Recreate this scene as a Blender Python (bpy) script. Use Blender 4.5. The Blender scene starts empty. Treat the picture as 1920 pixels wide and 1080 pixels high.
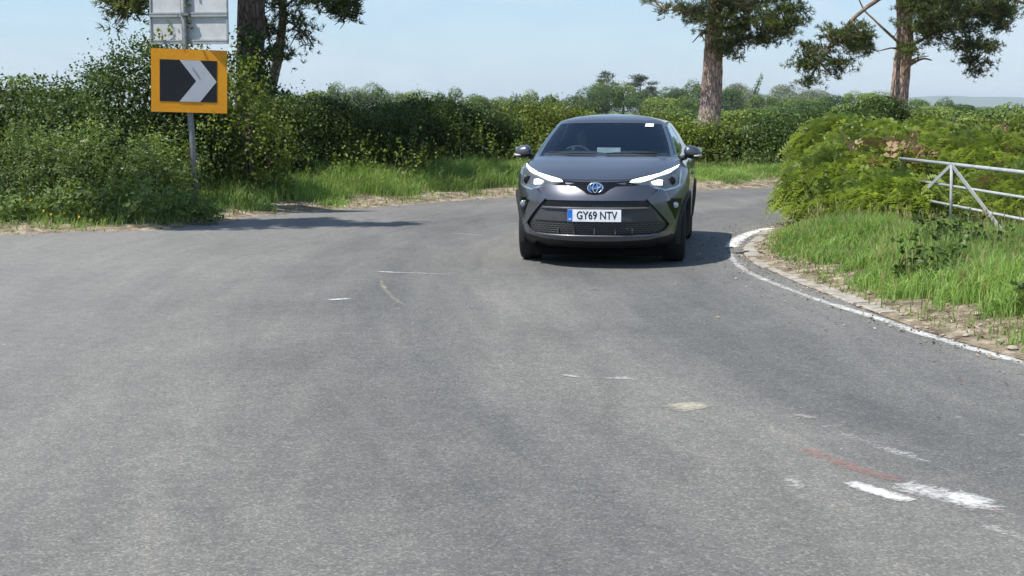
import bpy, bmesh, math, random
import numpy as np
from mathutils import Vector, Matrix
from mathutils.bvhtree import BVHTree
from mathutils.geometry import delaunay_2d_cdt

R = math.radians
rng = np.random.default_rng(11)
random.seed(5)
SC = bpy.context.scene
COL = SC.collection

# ------------------------------------------------------------------ camera
FPX, HORY, CAMH = 2600.0, 207.0, 1.55
PITCH = math.atan((540 - HORY) / FPX)
cam_data = bpy.data.cameras.new("camera")
cam_data.sensor_width = 36.0
cam_data.lens = 36.0 * FPX / 1920.0
cam_data.clip_start = 0.1
cam_data.clip_end = 12000
cam = bpy.data.objects.new("camera", cam_data)
COL.objects.link(cam)
cam.location = (0, 0, CAMH)
cam.rotation_euler = (R(90) - PITCH, 0, 0)
SC.camera = cam

# ------------------------------------------------------------------ light
SUN = Vector((-0.54, -0.27, 1.0)).normalized()
SUN_EL = math.asin(SUN.z)
SUN_AZ = math.atan2(SUN.x, SUN.y)
w = bpy.data.worlds.new("World")
SC.world = w
w.use_nodes = True
nt = w.node_tree
nt.nodes.clear()
def N(t, kind, **kw):
    n = t.nodes.new(kind)
    for k, v in kw.items():
        setattr(n, k, v)
    return n
wo = N(nt, 'ShaderNodeOutputWorld')
bg = N(nt, 'ShaderNodeBackground')
sky = N(nt, 'ShaderNodeTexSky')
sky.sky_type = 'NISHITA'
sky.sun_disc = False
sky.sun_elevation = SUN_EL
sky.sun_rotation = SUN_AZ
sky.altitude = 0
sky.air_density = 1.0
sky.dust_density = 0.4
sky.ozone_density = 3.0
bg.inputs['Strength'].default_value = 0.14
# thin high cloud: noise over the direction of the sky
tc = N(nt, 'ShaderNodeTexCoord')
mp = N(nt, 'ShaderNodeMapping')
mp.inputs['Scale'].default_value = (1.0, 1.0, 3.2)
nz = N(nt, 'ShaderNodeTexNoise')
nz.inputs['Scale'].default_value = 3.6
nz.inputs['Detail'].default_value = 7
nz.inputs['Roughness'].default_value = 0.6
nz.inputs['Distortion'].default_value = 0.5
cr = N(nt, 'ShaderNodeMapRange')
cr.inputs['From Min'].default_value = 0.42
cr.inputs['From Max'].default_value = 0.85
cr.inputs['To Min'].default_value = 0.62
cr.inputs['To Max'].default_value = 1.0
mx = N(nt, 'ShaderNodeMix', data_type='RGBA')
mx.inputs[7].default_value = (2.15, 3.12, 4.2, 1)
nt.links.new(tc.outputs['Generated'], mp.inputs['Vector'])
nt.links.new(mp.outputs[0], nz.inputs['Vector'])
nt.links.new(nz.outputs['Fac'], cr.inputs['Value'])
sepw = N(nt, 'ShaderNodeSeparateXYZ')
nt.links.new(tc.outputs['Generated'], sepw.inputs[0])
thin = N(nt, 'ShaderNodeMapRange')          # the veil of cloud thins towards the zenith
thin.inputs['From Min'].default_value = 0.05
thin.inputs['From Max'].default_value = 0.75
thin.inputs['To Min'].default_value = 1.0
thin.inputs['To Max'].default_value = 0.12
nt.links.new(sepw.outputs[2], thin.inputs['Value'])
mulw = N(nt, 'ShaderNodeMath', operation='MULTIPLY')
nt.links.new(cr.outputs[0], mulw.inputs[0])
nt.links.new(thin.outputs[0], mulw.inputs[1])
nt.links.new(mulw.outputs[0], mx.inputs[0])
nt.links.new(sky.outputs[0], mx.inputs[6])
cl = N(nt, 'ShaderNodeMapRange')
cl.inputs['From Min'].default_value = 0.48
cl.inputs['From Max'].default_value = 0.70
mc = N(nt, 'ShaderNodeMix', data_type='RGBA')
mc.inputs[6].default_value = (2.15, 3.12, 4.2, 1)
mc.inputs[7].default_value = (3.9, 4.35, 4.9, 1)
nt.links.new(nz.outputs['Fac'], cl.inputs['Value'])
nt.links.new(cl.outputs[0], mc.inputs[0])
nt.links.new(mc.outputs[2], mx.inputs[7])
nt.links.new(mx.outputs[2], bg.inputs['Color'])
nt.links.new(bg.outputs[0], wo.inputs['Surface'])

sd = bpy.data.lights.new("sun", 'SUN')
sd.energy = 4.8
sd.angle = R(0.5)
sd.color = (1.0, 0.95, 0.87)
so = bpy.data.objects.new("sun", sd)
COL.objects.link(so)
so.rotation_euler = (-SUN).to_track_quat('-Z', 'Y').to_euler()
so.location = (-30, -10, 60)

SC.view_settings.view_transform = 'Standard'
SC.view_settings.look = 'None'
SC.view_settings.exposure = 0.45
SC.view_settings.gamma = 1.0
SC.render.engine = 'CYCLES'
SC.cycles.max_bounces = 8
SC.cycles.transparent_max_bounces = 16
SC.cycles.volume_bounces = 0

# ------------------------------------------------------------------ placing
CP, SP = math.cos(PITCH), math.sin(PITCH)
def ray(px, py):
    a, b = (px - 960) / FPX, -(py - 540) / FPX
    return Vector((a, CP + b * SP, -SP + b * CP))
def at(px, py, Y):
    """the point of the place seen at a photo position, at distance Y"""
    d = ray(px, py)
    return Vector((0, 0, CAMH)) + d * (Y / d.y)
def ground(px, py, z=0.0):
    d = ray(px, py)
    return Vector((0, 0, CAMH)) + d * ((z - CAMH) / d.z)
def g2(px, py):
    p = ground(px, py)
    return (p.x, p.y)

# ------------------------------------------------------------------ materials
def mat(name, color=(.5, .5, .5), rough=.5, metal=0.0, spec=.5, coat=0.0, emit=None, estr=1.0):
    m = bpy.data.materials.new(name)
    m.use_nodes = True
    p = m.node_tree.nodes['Principled BSDF']
    p.inputs['Base Color'].default_value = (*color, 1)
    p.inputs['Roughness'].default_value = rough
    p.inputs['Metallic'].default_value = metal
    p.inputs['Specular IOR Level'].default_value = spec
    p.inputs['Coat Weight'].default_value = coat
    p.inputs['Coat Roughness'].default_value = 0.04
    if emit:
        p.inputs['Emission Color'].default_value = (*emit, 1)
        p.inputs['Emission Strength'].default_value = estr
    return m
def ramp(t, stops):
    n = N(t, 'ShaderNodeValToRGB')
    e = n.color_ramp.elements
    while len(e) < len(stops):
        e.new(0.5)
    for el, (p, c) in zip(e, stops):
        el.position = p
        el.color = (*c, 1) if len(c) == 3 else c
    return n
def noise(t, vec, scale, detail=4, rough=.55, dist=0.0):
    n = N(t, 'ShaderNodeTexNoise')
    n.inputs['Scale'].default_value = scale
    n.inputs['Detail'].default_value = detail
    n.inputs['Roughness'].default_value = rough
    n.inputs['Distortion'].default_value = dist
    if vec is not None:
        t.links.new(vec, n.inputs['Vector'])
    return n
def mixc(t, mode, fac, a, b):
    n = N(t, 'ShaderNodeMix', data_type='RGBA', blend_type=mode)
    for sock, v in ((0, fac), (6, a), (7, b)):
        if hasattr(v, 'is_linked'):
            t.links.new(v, n.inputs[sock])
        elif sock == 0:
            n.inputs[0].default_value = v
        else:
            n.inputs[sock].default_value = (*v, 1)
    return n.outputs[2]
def math_n(t, op, a, b=None, clamp=False):
    n = N(t, 'ShaderNodeMath', operation=op)
    n.use_clamp = clamp
    for i, v in enumerate((a, b)):
        if v is None:
            continue
        if hasattr(v, 'is_linked'):
            t.links.new(v, n.inputs[i])
        else:
            n.inputs[i].default_value = v
    return n.outputs[0]
def objvec(t, scale=(1, 1, 1), rot=(0, 0, 0)):
    c = N(t, 'ShaderNodeTexCoord')
    m = N(t, 'ShaderNodeMapping')
    m.inputs['Scale'].default_value = scale
    m.inputs['Rotation'].default_value = rot
    t.links.new(c.outputs['Object'], m.inputs['Vector'])
    return m.outputs[0]
def bump(t, h, strength, dist, prin):
    b = N(t, 'ShaderNodeBump')
    b.inputs['Strength'].default_value = strength
    b.inputs['Distance'].default_value = dist
    t.links.new(h, b.inputs['Height'])
    t.links.new(b.outputs[0], prin.inputs['Normal'])

def noisy_mat(name, stops, scale, rough=.8, detail=6, bstr=.5, bdist=.02, bscale=None, stretch=(1, 1, 1), spec=.3, fine=None):
    m = mat(name, rough=rough, spec=spec)
    t = m.node_tree
    p = t.nodes['Principled BSDF']
    v = objvec(t, stretch)
    n = noise(t, v, scale, detail, .6)
    r = ramp(t, stops)
    t.links.new(n.outputs['Fac'], r.inputs[0])
    out = r.outputs[0]
    if fine:
        n3 = noise(t, v, fine[0], 3, .6)
        r3 = ramp(t, [(.25, (1 - fine[1],) * 3), (.75, (1 + fine[1],) * 3)])
        t.links.new(n3.outputs['Fac'], r3.inputs[0])
        out = mixc(t, 'MULTIPLY', 1.0, out, r3.outputs[0])
    t.links.new(out, p.inputs['Base Color'])
    if bstr:
        n2 = noise(t, v, bscale or scale * 2, 6, .65)
        bump(t, n2.outputs['Fac'], bstr, bdist, p)
    return m

def leaf_mat(name, dark, light, trans=.35, rough=.5, extra=None, patch=.9, pstr=.45):
    """leaves: colour from each leaf's own tint, with broad patches of lighter and darker growth"""
    m = bpy.data.materials.new(name)
    m.use_nodes = True
    t = m.node_tree
    p = t.nodes['Principled BSDF']
    at_ = N(t, 'ShaderNodeAttribute', attribute_name='tint')
    stops = [(0.0, dark), (0.93 if extra else 1.0, light)]
    if extra:
        stops.append((0.97, extra))
    r = ramp(t, stops)
    t.links.new(at_.outputs['Fac'], r.inputs[0])
    n = noise(t, objvec(t), patch, 3, .6)
    pr = ramp(t, [(.3, (1 - pstr, 1 - pstr, 1 - pstr)), (.7, (1 + pstr, 1 + pstr * .92, 1 + pstr * .6))])
    t.links.new(n.outputs['Fac'], pr.inputs[0])
    c = mixc(t, 'MULTIPLY', 1.0, r.outputs[0], pr.outputs[0])
    t.links.new(c, p.inputs['Base Color'])
    p.inputs['Roughness'].default_value = rough
    p.inputs['Specular IOR Level'].default_value = .35
    tr = N(t, 'ShaderNodeBsdfTranslucent')
    ct = mixc(t, 'MULTIPLY', 1.0, c, (1.25, 1.25, .55))
    t.links.new(ct, tr.inputs['Color'])
    ms = N(t, 'ShaderNodeMixShader')
    ms.inputs[0].default_value = trans
    t.links.new(p.outputs[0], ms.inputs[1])
    t.links.new(tr.outputs[0], ms.inputs[2])
    t.links.new(ms.outputs[0], t.nodes['Material Output'].inputs['Surface'])
    return m

# ------------------------------------------------------------------ objects
def tag(o, label=None, cat=None, group=None, kind=None):
    if label: o['label'] = label
    if cat: o['category'] = cat
    if group: o['group'] = group
    if kind: o['kind'] = kind
    return o
def link(name, me, m=None, parent=None, smooth=False):
    o = bpy.data.objects.new(name, me)
    COL.objects.link(o)
    if m is not None:
        me.materials.append(m)
    if parent is not None:
        o.parent = parent
    if smooth:
        me.polygons.foreach_set('use_smooth', [True] * len(me.polygons))
    return o
def empty(name, loc=(0, 0, 0), rz=0.0):
    o = bpy.data.objects.new(name, None)
    COL.objects.link(o)
    o.location = loc
    o.rotation_euler = (0, 0, rz)
    o.empty_display_size = .3
    return o
class MB:
    def __init__(s):
        s.v, s.f = [], []
    def add(s, v, f):
        b = len(s.v)
        s.v += [tuple(x) for x in v]
        s.f += [tuple(i + b for i in q) for q in f]
        return s
    def box(s, c, d, rot=None):
        x, y, z = d[0] / 2, d[1] / 2, d[2] / 2
        vs = [Vector((i, j, k)) for i in (-x, x) for j in (-y, y) for k in (-z, z)]
        if rot is not None:
            vs = [rot @ q for q in vs]
        vs = [q + Vector(c) for q in vs]
        return s.add(vs, [(0, 1, 3, 2), (4, 6, 7, 5), (0, 4, 5, 1), (2, 3, 7, 6), (0, 2, 6, 4), (1, 5, 7, 3)])
    def tube(s, pts, rad, n=8, cap=True, wob=0.0):
        pts = [Vector(p) for p in pts]
        if not hasattr(rad, '__len__'):
            rad = [rad] * len(pts)
        up = Vector((0, 0, 1))
        vs, fs = [], []
        ref = None
        for i, p in enumerate(pts):
            d = (pts[min(i + 1, len(pts) - 1)] - pts[max(i - 1, 0)]).normalized()
            if ref is None:
                ref = d.orthogonal().normalized()
            a = (ref - d * ref.dot(d)).normalized()
            ref = a
            b = d.cross(a)
            for k in range(n):
                t = 2 * math.pi * k / n
                rr = rad[i] * (1 + wob * random.uniform(-1, 1))
                vs.append(p + (a * math.cos(t) + b * math.sin(t)) * rr)
        m = len(pts)
        for i in range(m - 1):
            for k in range(n):
                k2 = (k + 1) % n
                fs.append((i * n + k, i * n + k2, (i + 1) * n + k2, (i + 1) * n + k))
        if cap:
            fs.append(tuple(range(n - 1, -1, -1)))
            fs.append(tuple((m - 1) * n + k for k in range(n)))
        return s.add(vs, fs)
    def build(s, name, m, parent=None, smooth=False):
        me = bpy.data.meshes.new(name)
        me.from_pydata(s.v, [], s.f)
        me.update()
        return link(name, me, m, parent, smooth)

def cards(name, groups, m, parent=None):
    """one mesh from arrays of faces: groups of (verts (n,k,3), tint (n,))"""
    co = np.concatenate([g[0].reshape(-1, 3) for g in groups]).astype(np.float32)
    tn = np.concatenate([np.repeat(g[1], g[0].shape[1]) for g in groups]).astype(np.float32)
    tot = np.concatenate([np.full(len(g[0]), g[0].shape[1], np.int32) for g in groups])
    me = bpy.data.meshes.new(name)
    me.vertices.add(len(co))
    me.vertices.foreach_set('co', co.ravel())
    me.loops.add(len(co))
    me.loops.foreach_set('vertex_index', np.arange(len(co), dtype=np.int32))
    me.polygons.add(len(tot))
    st = np.zeros(len(tot), np.int32)
    st[1:] = np.cumsum(tot)[:-1]
    me.polygons.foreach_set('loop_start', st)
    me.polygons.foreach_set('loop_total', tot)
    me.update(calc_edges=True)
    a = me.attributes.new('tint', 'FLOAT', 'POINT')
    a.data.foreach_set('value', tn)
    return link(name, me, m, parent)

def unit(v):
    return v / np.maximum(np.linalg.norm(v, axis=-1, keepdims=True), 1e-9)
def runit(n):
    return unit(rng.normal(size=(n, 3)))
def leaves(C, L, W, up=.4, tint=None, fold=.12):
    n = len(C)
    L = np.broadcast_to(L, (n,)) * rng.uniform(.65, 1.3, n)
    W = np.broadcast_to(W, (n,)) * rng.uniform(.65, 1.3, n)
    nn = unit(runit(n) + (up if hasattr(up, 'shape') else np.array([0, 0, up])))
    d = runit(n)
    d = unit(d - nn * (d * nn).sum(1, keepdims=True))
    s = np.cross(nn, d)
    h, wv = d * L[:, None] * .5, s * W[:, None] * .5
    o = nn * (L * fold)[:, None]
    V = np.stack([C - h, C + wv + o, C + h, C - wv + o], 1)
    if tint is None:
        tint = rng.random(n)
    return V, tint
def blades(base, h, wdt, lean, tint, winddir=None):
    """grass: a bent blade of a quad and a tip from each base point"""
    n = len(base)
    a = rng.uniform(0, 2 * math.pi, n)
    d = np.stack([np.cos(a), np.sin(a), np.zeros(n)], 1)
    if winddir is not None:
        d = unit(d + np.array(winddir))
    s = np.stack([-d[:, 1], d[:, 0], np.zeros(n)], 1)
    ph = rng.uniform(0, math.pi, n)[:, None]
    s = s * np.cos(ph) + d * np.sin(ph)
    h, wdt, lean = h[:, None], wdt[:, None], lean[:, None]
    z = np.array([0, 0, 1.0])
    m1 = base + z * h * .6 + d * lean * h * .25
    t1 = base + z * h * (1 - lean * .35) + d * lean * h
    b0, b1 = base - s * wdt * .5, base + s * wdt * .5
    m0, m2 = m1 - s * wdt * .42, m1 + s * wdt * .42
    return [(np.stack([b0, b1, m2, m0], 1), tint), (np.stack([m0, m2, t1], 1), tint)]
def spray_needles(C, D, L, W, M):
    """pine shoots: M thin needles fanning from each shoot point along D"""
    n = len(C)
    Cr = np.repeat(C, M, 0)
    Dr = np.repeat(D, M, 0)
    dd = unit(Dr * .75 + runit(n * M) * .9)
    s = unit(np.cross(dd, runit(n * M)))
    Ls = (L * rng.uniform(.6, 1.2, n * M))[:, None]
    V = np.stack([Cr - s * W * .5, Cr + s * W * .5, Cr + dd * Ls + s * W * .3, Cr + dd * Ls - s * W * .3], 1)
    return V, np.clip(np.repeat(rng.random(n), M) * .7 + rng.random(n * M) * .3, 0, 1)
def wob1(t, seed):
    return (math.sin(t * 1.7 + seed) + .6 * math.sin(t * 3.9 + seed * 2.1) + .4 * math.sin(t * 8.3 + seed * 3.7)) / 2.0
wob = np.vectorize(wob1)

# polylines
def seg_dist(P, line):
    """distance of points (n,2) to a polyline"""
    best = np.full(len(P), 1e9)
    L = np.array(line, float)
    for a, b in zip(L[:-1], L[1:]):
        ab = b - a
        t = np.clip(((P - a) @ ab) / max(ab @ ab, 1e-9), 0, 1)
        q = a + t[:, None] * ab
        best = np.minimum(best, np.linalg.norm(P - q, axis=1))
    return best
def smooth_line(line, n=6):
    L = [np.array(p, float) for p in line]
    L = [2 * L[0] - L[1]] + L + [2 * L[-1] - L[-2]]
    out = []
    for i in range(1, len(L) - 2):
        p0, p1, p2, p3 = L[i - 1:i + 3]
        for k in range(n):
            t = k / n
            out.append(.5 * ((2 * p1) + (p2 - p0) * t + (2 * p0 - 5 * p1 + 4 * p2 - p3) * t * t + (3 * p1 - p0 - 3 * p2 + p3) * t ** 3))
    out.append(L[-2])
    return [tuple(p) for p in out]
def inside(P, poly):
    poly = np.array(poly)
    x, y = P[:, 0], P[:, 1]
    c = np.zeros(len(P), bool)
    j = len(poly) - 1
    for i in range(len(poly)):
        xi, yi = poly[i]
        xj, yj = poly[j]
        cond = ((yi > y) != (yj > y)) & (x < (xj - xi) * (y - yi) / (yj - yi + 1e-12) + xi)
        c ^= cond
        j = i
    return c
def region(name, poly, step, zf, m, parent=None):
    """a triangulated sheet over a plan outline, its height from zf(points)"""
    P = np.array(poly, float)
    pts = [tuple(p) for p in P]
    if step:
        lo, hi = P.min(0), P.max(0)
        gx, gy = np.meshgrid(np.arange(lo[0], hi[0], step), np.arange(lo[1], hi[1], step))
        G = np.stack([gx.ravel(), gy.ravel()], 1) + rng.uniform(-.2, .2, (gx.size, 2)) * step
        G = G[inside(G, P)]
        G = G[seg_dist(G, list(P) + [P[0]]) > step * .35]
        pts += [tuple(p) for p in G]
    n = len(P)
    v2, e, f, *_ = delaunay_2d_cdt([Vector(p) for p in pts], [(i, (i + 1) % n) for i in range(n)], [list(range(n))], 1, 1e-5)
    A = np.array([tuple(v) for v in v2])
    z = zf(A)
    me = bpy.data.meshes.new(name)
    me.from_pydata([(a[0], a[1], b) for a, b in zip(A, z)], [], [tuple(q) for q in f])
    me.update()
    bm = bmesh.new(); bm.from_mesh(me)
    bmesh.ops.recalc_face_normals(bm, faces=bm.faces)
    if sum(fc.normal.z for fc in bm.faces) < 0:
        bmesh.ops.reverse_faces(bm, faces=bm.faces)
    bm.to_mesh(me); bm.free()
    return link(name, me, m, parent, True)
# ================================================================== SETTING
# road edges in plan (metres), read off where the kerb and verge stand
LEFT = smooth_line([(-40, 12.0), (-22, 14.2), (-12, 16.2), g2(0, 440), g2(140, 434), g2(300, 431), g2(400, 417), g2(480, 406), g2(700, 389), g2(850, 377), g2(960, 370), g2(1300, 357), g2(1460, 351), (9, 30.2), (14, 33.5), (24, 42)], 6)
RIGHT = smooth_line([(9.0, -4.0), (5.6, 2.0), (4.1, 5.6), g2(1920, 676), g2(1700, 609), g2(1560, 556), g2(1470, 520), g2(1405, 488), g2(1392, 468), g2(1410, 450), g2(1440, 432), (4.6, 20.3), (7.5, 23.5), (13, 28), (24, 36)], 6)

# field: one sheet to the horizon
m_field = noisy_mat('field_grass', [(.3, (.075, .115, .03)), (.6, (.11, .155, .045)), (.8, (.15, .17, .065))], .05, .9, 6, .0)
mb = MB()
xs = [-7000, -800, -200, -60, -25, 0, 25, 60, 200, 800, 7000]
ys = [-300, -60, -10, 10, 30, 60, 120, 300, 900, 3000, 10000]
mb.add([(x, y, -.06) for y in ys for x in xs], [(j * 11 + i, j * 11 + i + 1, (j + 1) * 11 + i + 1, (j + 1) * 11 + i) for j in range(10) for i in range(10)])
tag(mb.build('ground', m_field), kind='structure')

# road
m_road = mat('asphalt', rough=.82, spec=.28)
t = m_road.node_tree
p = t.nodes['Principled BSDF']
v = objvec(t)
fine = noise(t, v, 95, 4, .8)
vor = N(t, 'ShaderNodeTexVoronoi')
vor.inputs['Scale'].default_value = 85
t.links.new(v, vor.inputs['Vector'])
mid = noise(t, v, 9, 6, .65, .6)
big = noise(t, v, .42, 5, .55, .5)
str_ = noise(t, objvec(t, (2.6, .55, 1), (0, 0, R(-24))), .8, 5, .6, .8)
ed = N(t, 'ShaderNodeAttribute', attribute_name='edge_dist')
wobd = math_n(t, 'ADD', ed.outputs['Fac'], math_n(t, 'MULTIPLY', math_n(t, 'SUBTRACT', big.outputs['Fac'], .5), 1.6))
# wheel tracks polished dark in bands that follow the bend
trk = ramp(t, [(.0, (1.10, 1.09, 1.06)), (.035, (.98, .98, .98)), (.09, (.80, .81, .82)), (.16, (.80, .81, .82)), (.21, (1.06, 1.05, 1.03)), (.26, (1.08, 1.07, 1.04)), (.32, (.84, .845, .85)), (.40, (.86, .86, .86)), (.48, (1.04, 1.03, 1.01)), (.62, (.97, .97, .97)), (1.0, (1.06, 1.055, 1.04))])
t.links.new(math_n(t, 'MULTIPLY', wobd, 1 / 11.0, True), trk.inputs[0])
base = ramp(t, [(.30, (.110, .1105, .107)), (.52, (.150, .149, .142)), (.72, (.195, .191, .178))])
k1 = math_n(t, 'MULTIPLY', big.outputs['Fac'], .5)
k2 = math_n(t, 'MULTIPLY', str_.outputs['Fac'], .5)
ks = math_n(t, 'ADD', k1, k2)
t.links.new(ks, base.inputs[0])
midr = ramp(t, [(.3, (.90, .90, .90)), (.7, (1.10, 1.095, 1.085))])
t.links.new(mid.outputs['Fac'], midr.inputs[0])
c = mixc(t, 'MULTIPLY', 1.0, base.outputs[0], midr.outputs[0])
c = mixc(t, 'MULTIPLY', 1.0, c, trk.outputs[0])
# long scuffs left by tyres, running with the bend
al = N(t, 'ShaderNodeAttribute', attribute_name='along')
sv_ = N(t, 'ShaderNodeCombineXYZ')
t.links.new(math_n(t, 'MULTIPLY', ed.outputs['Fac'], 3.4), sv_.inputs[0])
t.links.new(math_n(t, 'MULTIPLY', al.outputs['Fac'], .30), sv_.inputs[1])
scf = noise(t, sv_.outputs[0], 1.0, 6, .62, .4)
scr = ramp(t, [(.32, (.89, .893, .90)), (.5, (1, 1, 1)), (.68, (1.09, 1.085, 1.07))])
t.links.new(scf.outputs['Fac'], scr.inputs[0])
c = mixc(t, 'MULTIPLY', 1.0, c, scr.outputs[0])
grain = ramp(t, [(.30, (.66, .66, .67)), (.5, (1, 1, 1)), (.70, (1.36, 1.35, 1.31))])
t.links.new(fine.outputs['Fac'], grain.inputs[0])
c = mixc(t, 'MULTIPLY', 1.0, c, grain.outputs[0])
# the stones of the wearing course, each its own grey
st1 = N(t, 'ShaderNodeTexVoronoi'); st1.inputs['Scale'].default_value = 88
t.links.new(v, st1.inputs['Vector'])
ss = N(t, 'ShaderNodeSeparateColor'); t.links.new(st1.outputs['Color'], ss.inputs[0])
sr = ramp(t, [(.0, (.55, .55, .56)), (.45, (.95, .95, .95)), (.8, (1.15, 1.14, 1.1)), (.95, (1.9, 1.85, 1.72))])
t.links.new(ss.outputs[0], sr.inputs[0])
c = mixc(t, 'MULTIPLY', .5, c, sr.outputs[0])
# odd dark and pale spots: patches of tar, grit and dried mud
for (sc_, thr, col_, seed_) in ((1.7, .085, (.05, .05, .05), 3.1), (3.3, .07, (.30, .28, .22), 7.7), (6.0, .06, (.045, .042, .038), 1.3)):
    sp = N(t, 'ShaderNodeTexVoronoi'); sp.inputs['Scale'].default_value = sc_
    mp_ = N(t, 'ShaderNodeMapping'); mp_.inputs['Location'].default_value = (seed_, seed_ * 2, 0); mp_.inputs['Scale'].default_value = (1, .7, 1)
    wv_ = N(t, 'ShaderNodeVectorMath', operation='ADD'); ws_ = N(t, 'ShaderNodeVectorMath', operation='SCALE'); ws_.inputs['Scale'].default_value = .06
    t.links.new(mid.outputs['Color'], ws_.inputs[0]); t.links.new(v, wv_.inputs[0]); t.links.new(ws_.outputs[0], wv_.inputs[1])
    t.links.new(wv_.outputs[0], mp_.inputs['Vector']); t.links.new(mp_.outputs[0], sp.inputs['Vector'])
    sz = N(t, 'ShaderNodeSeparateColor'); t.links.new(sp.outputs['Color'], sz.inputs[0])
    lim = math_n(t, 'MULTIPLY', math_n(t, 'SUBTRACT', sz.outputs[1], .45, True), thr * 2)
    on = N(t, 'ShaderNodeMapRange'); on.inputs['From Min'].default_value = 0; on.inputs['From Max'].default_value = .02
    t.links.new(math_n(t, 'SUBTRACT', lim, sp.outputs['Distance']), on.inputs['Value'])
    c = mixc(t, 'MIX', math_n(t, 'MULTIPLY', on.outputs[0], .55), c, col_)
# pale dust towards the mouth of the side road
sep = N(t, 'ShaderNodeSeparateXYZ')
t.links.new(v, sep.inputs[0])
dx = math_n(t, 'MULTIPLY', math_n(t, 'ADD', sep.outputs[0], 1.2), -.30)
dust = math_n(t, 'MULTIPLY', math_n(t, 'MULTIPLY', dx, 1.0, True), mid.outputs['Fac'])
dust = math_n(t, 'MULTIPLY', dust, .62, True)
c = mixc(t, 'MIX', dust, c, (.27, .265, .245))
t.links.new(c, p.inputs['Base Color'])
hsum = math_n(t, 'ADD', fine.outputs['Fac'], math_n(t, 'MULTIPLY', vor.outputs['Distance'], -.6))
bump(t, hsum, .55, .006, p)

roadpoly = LEFT + [(24, 36)] + list(reversed(RIGHT))[1:] + [(9, -14), (-40, -14)]
road = tag(region('road', roadpoly, .5, lambda A: np.zeros(len(A)), m_road), kind='structure')
co = np.zeros(len(road.data.vertices) * 3, np.float32)
road.data.vertices.foreach_get('co', co)
ra = road.data.attributes.new('edge_dist', 'FLOAT', 'POINT')
R2 = np.array(RIGHT); cumR = np.concatenate([[0], np.cumsum(np.linalg.norm(np.diff(R2, axis=0), axis=1))])
rp = co.reshape(-1, 3)[:, :2].astype(float)
wts = 1 / (np.linalg.norm(rp[:, None, :] - R2[None], axis=2) + .05) ** 5      # smooth station along the kerb
rb = road.data.attributes.new('along', 'FLOAT', 'POINT')
rb.data.foreach_set('value', ((wts * cumR).sum(1) / wts.sum(1)).astype(np.float32))
ra.data.foreach_set('value', seg_dist(co.reshape(-1, 3)[:, :2].astype(float), RIGHT).astype(np.float32))

# verges: soil banks that rise from the road edge
m_soil = noisy_mat('verge_soil', [(.34, (.09, .07, .042)), (.52, (.24, .195, .135)), (.70, (.43, .37, .28))], 5.5, .95, 8, .8, .03, 22, fine=(38, .45))
def lump(A, s):
    return (np.sin(A[:, 0] * 2.3 + s) * np.sin(A[:, 1] * 2.9 + s * 2) + .6 * np.sin(A[:, 0] * 6.1) * np.sin(A[:, 1] * 5.3 + s)) * .02
L_out = [(24, 60), (-40, 60)]
lpoly = LEFT + L_out
def z_left(A):
    d = seg_dist(A, LEFT)
    z = np.interp(d, [0, .25, .6, 1.5, 3.5, 8, 14, 20], [-.005, .035, .08, .2, .25, .22, .1, -.03]) + np.where(d > .1, lump(A, 1), 0) * np.clip(d * 2, 0, 1)
    return z
Ld = [p for p in LEFT if p[0] > -26]
lpoly = Ld + [(22, 62), (-24, 40), (-26, 24)]
tag(region('verge', lpoly, .45, z_left, m_soil), kind='structure')
rpoly = RIGHT + [(26, 20), (26, 2), (14, -4)]
def z_right(A):
    d = seg_dist(A, RIGHT)
    return np.interp(d, [0, .28, .5, 1.0, 2.0, 4, 9], [.004, .03, .06, .10, .16, .2, .15]) + lump(A, 3) * np.clip(d * 2 - .4, 0, 1) * .8
tag(region('verge', rpoly, .3, z_right, m_soil), kind='structure')

# kerb: flush pale concrete blocks round the nose of the corner
m_kerb = noisy_mat('kerb_concrete', [(.3, (.17, .15, .115)), (.5, (.31, .285, .24)), (.75, (.42, .40, .35))], 7, .85, 6, .4, .01, 60, fine=(70, .25))
def along(line, s0, s1, n):
    L = np.array(line)
    seg = np.linalg.norm(np.diff(L, axis=0), axis=1)
    cum = np.concatenate([[0], np.cumsum(seg)])
    s = np.linspace(s0, s1, n)
    P = np.stack([np.interp(s, cum, L[:, k]) for k in (0, 1)], 1)
    T = np.stack([np.interp(s + .05, cum, L[:, k]) - np.interp(s - .05, cum, L[:, k]) for k in (0, 1)], 1)
    T = T / np.linalg.norm(T, axis=1, keepdims=True)
    return P, T
def s_of(line, pt):
    L = np.array(line)
    cum = np.concatenate([[0], np.cumsum(np.linalg.norm(np.diff(L, axis=0), axis=1))])
    return cum[np.argmin(np.linalg.norm(L - np.array(pt), axis=1))]
s_a, s_b = s_of(RIGHT, g2(1640, 588)), s_of(RIGHT, g2(1440, 432))
mb = MB()
s = s_a
kerb_stones = []
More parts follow.
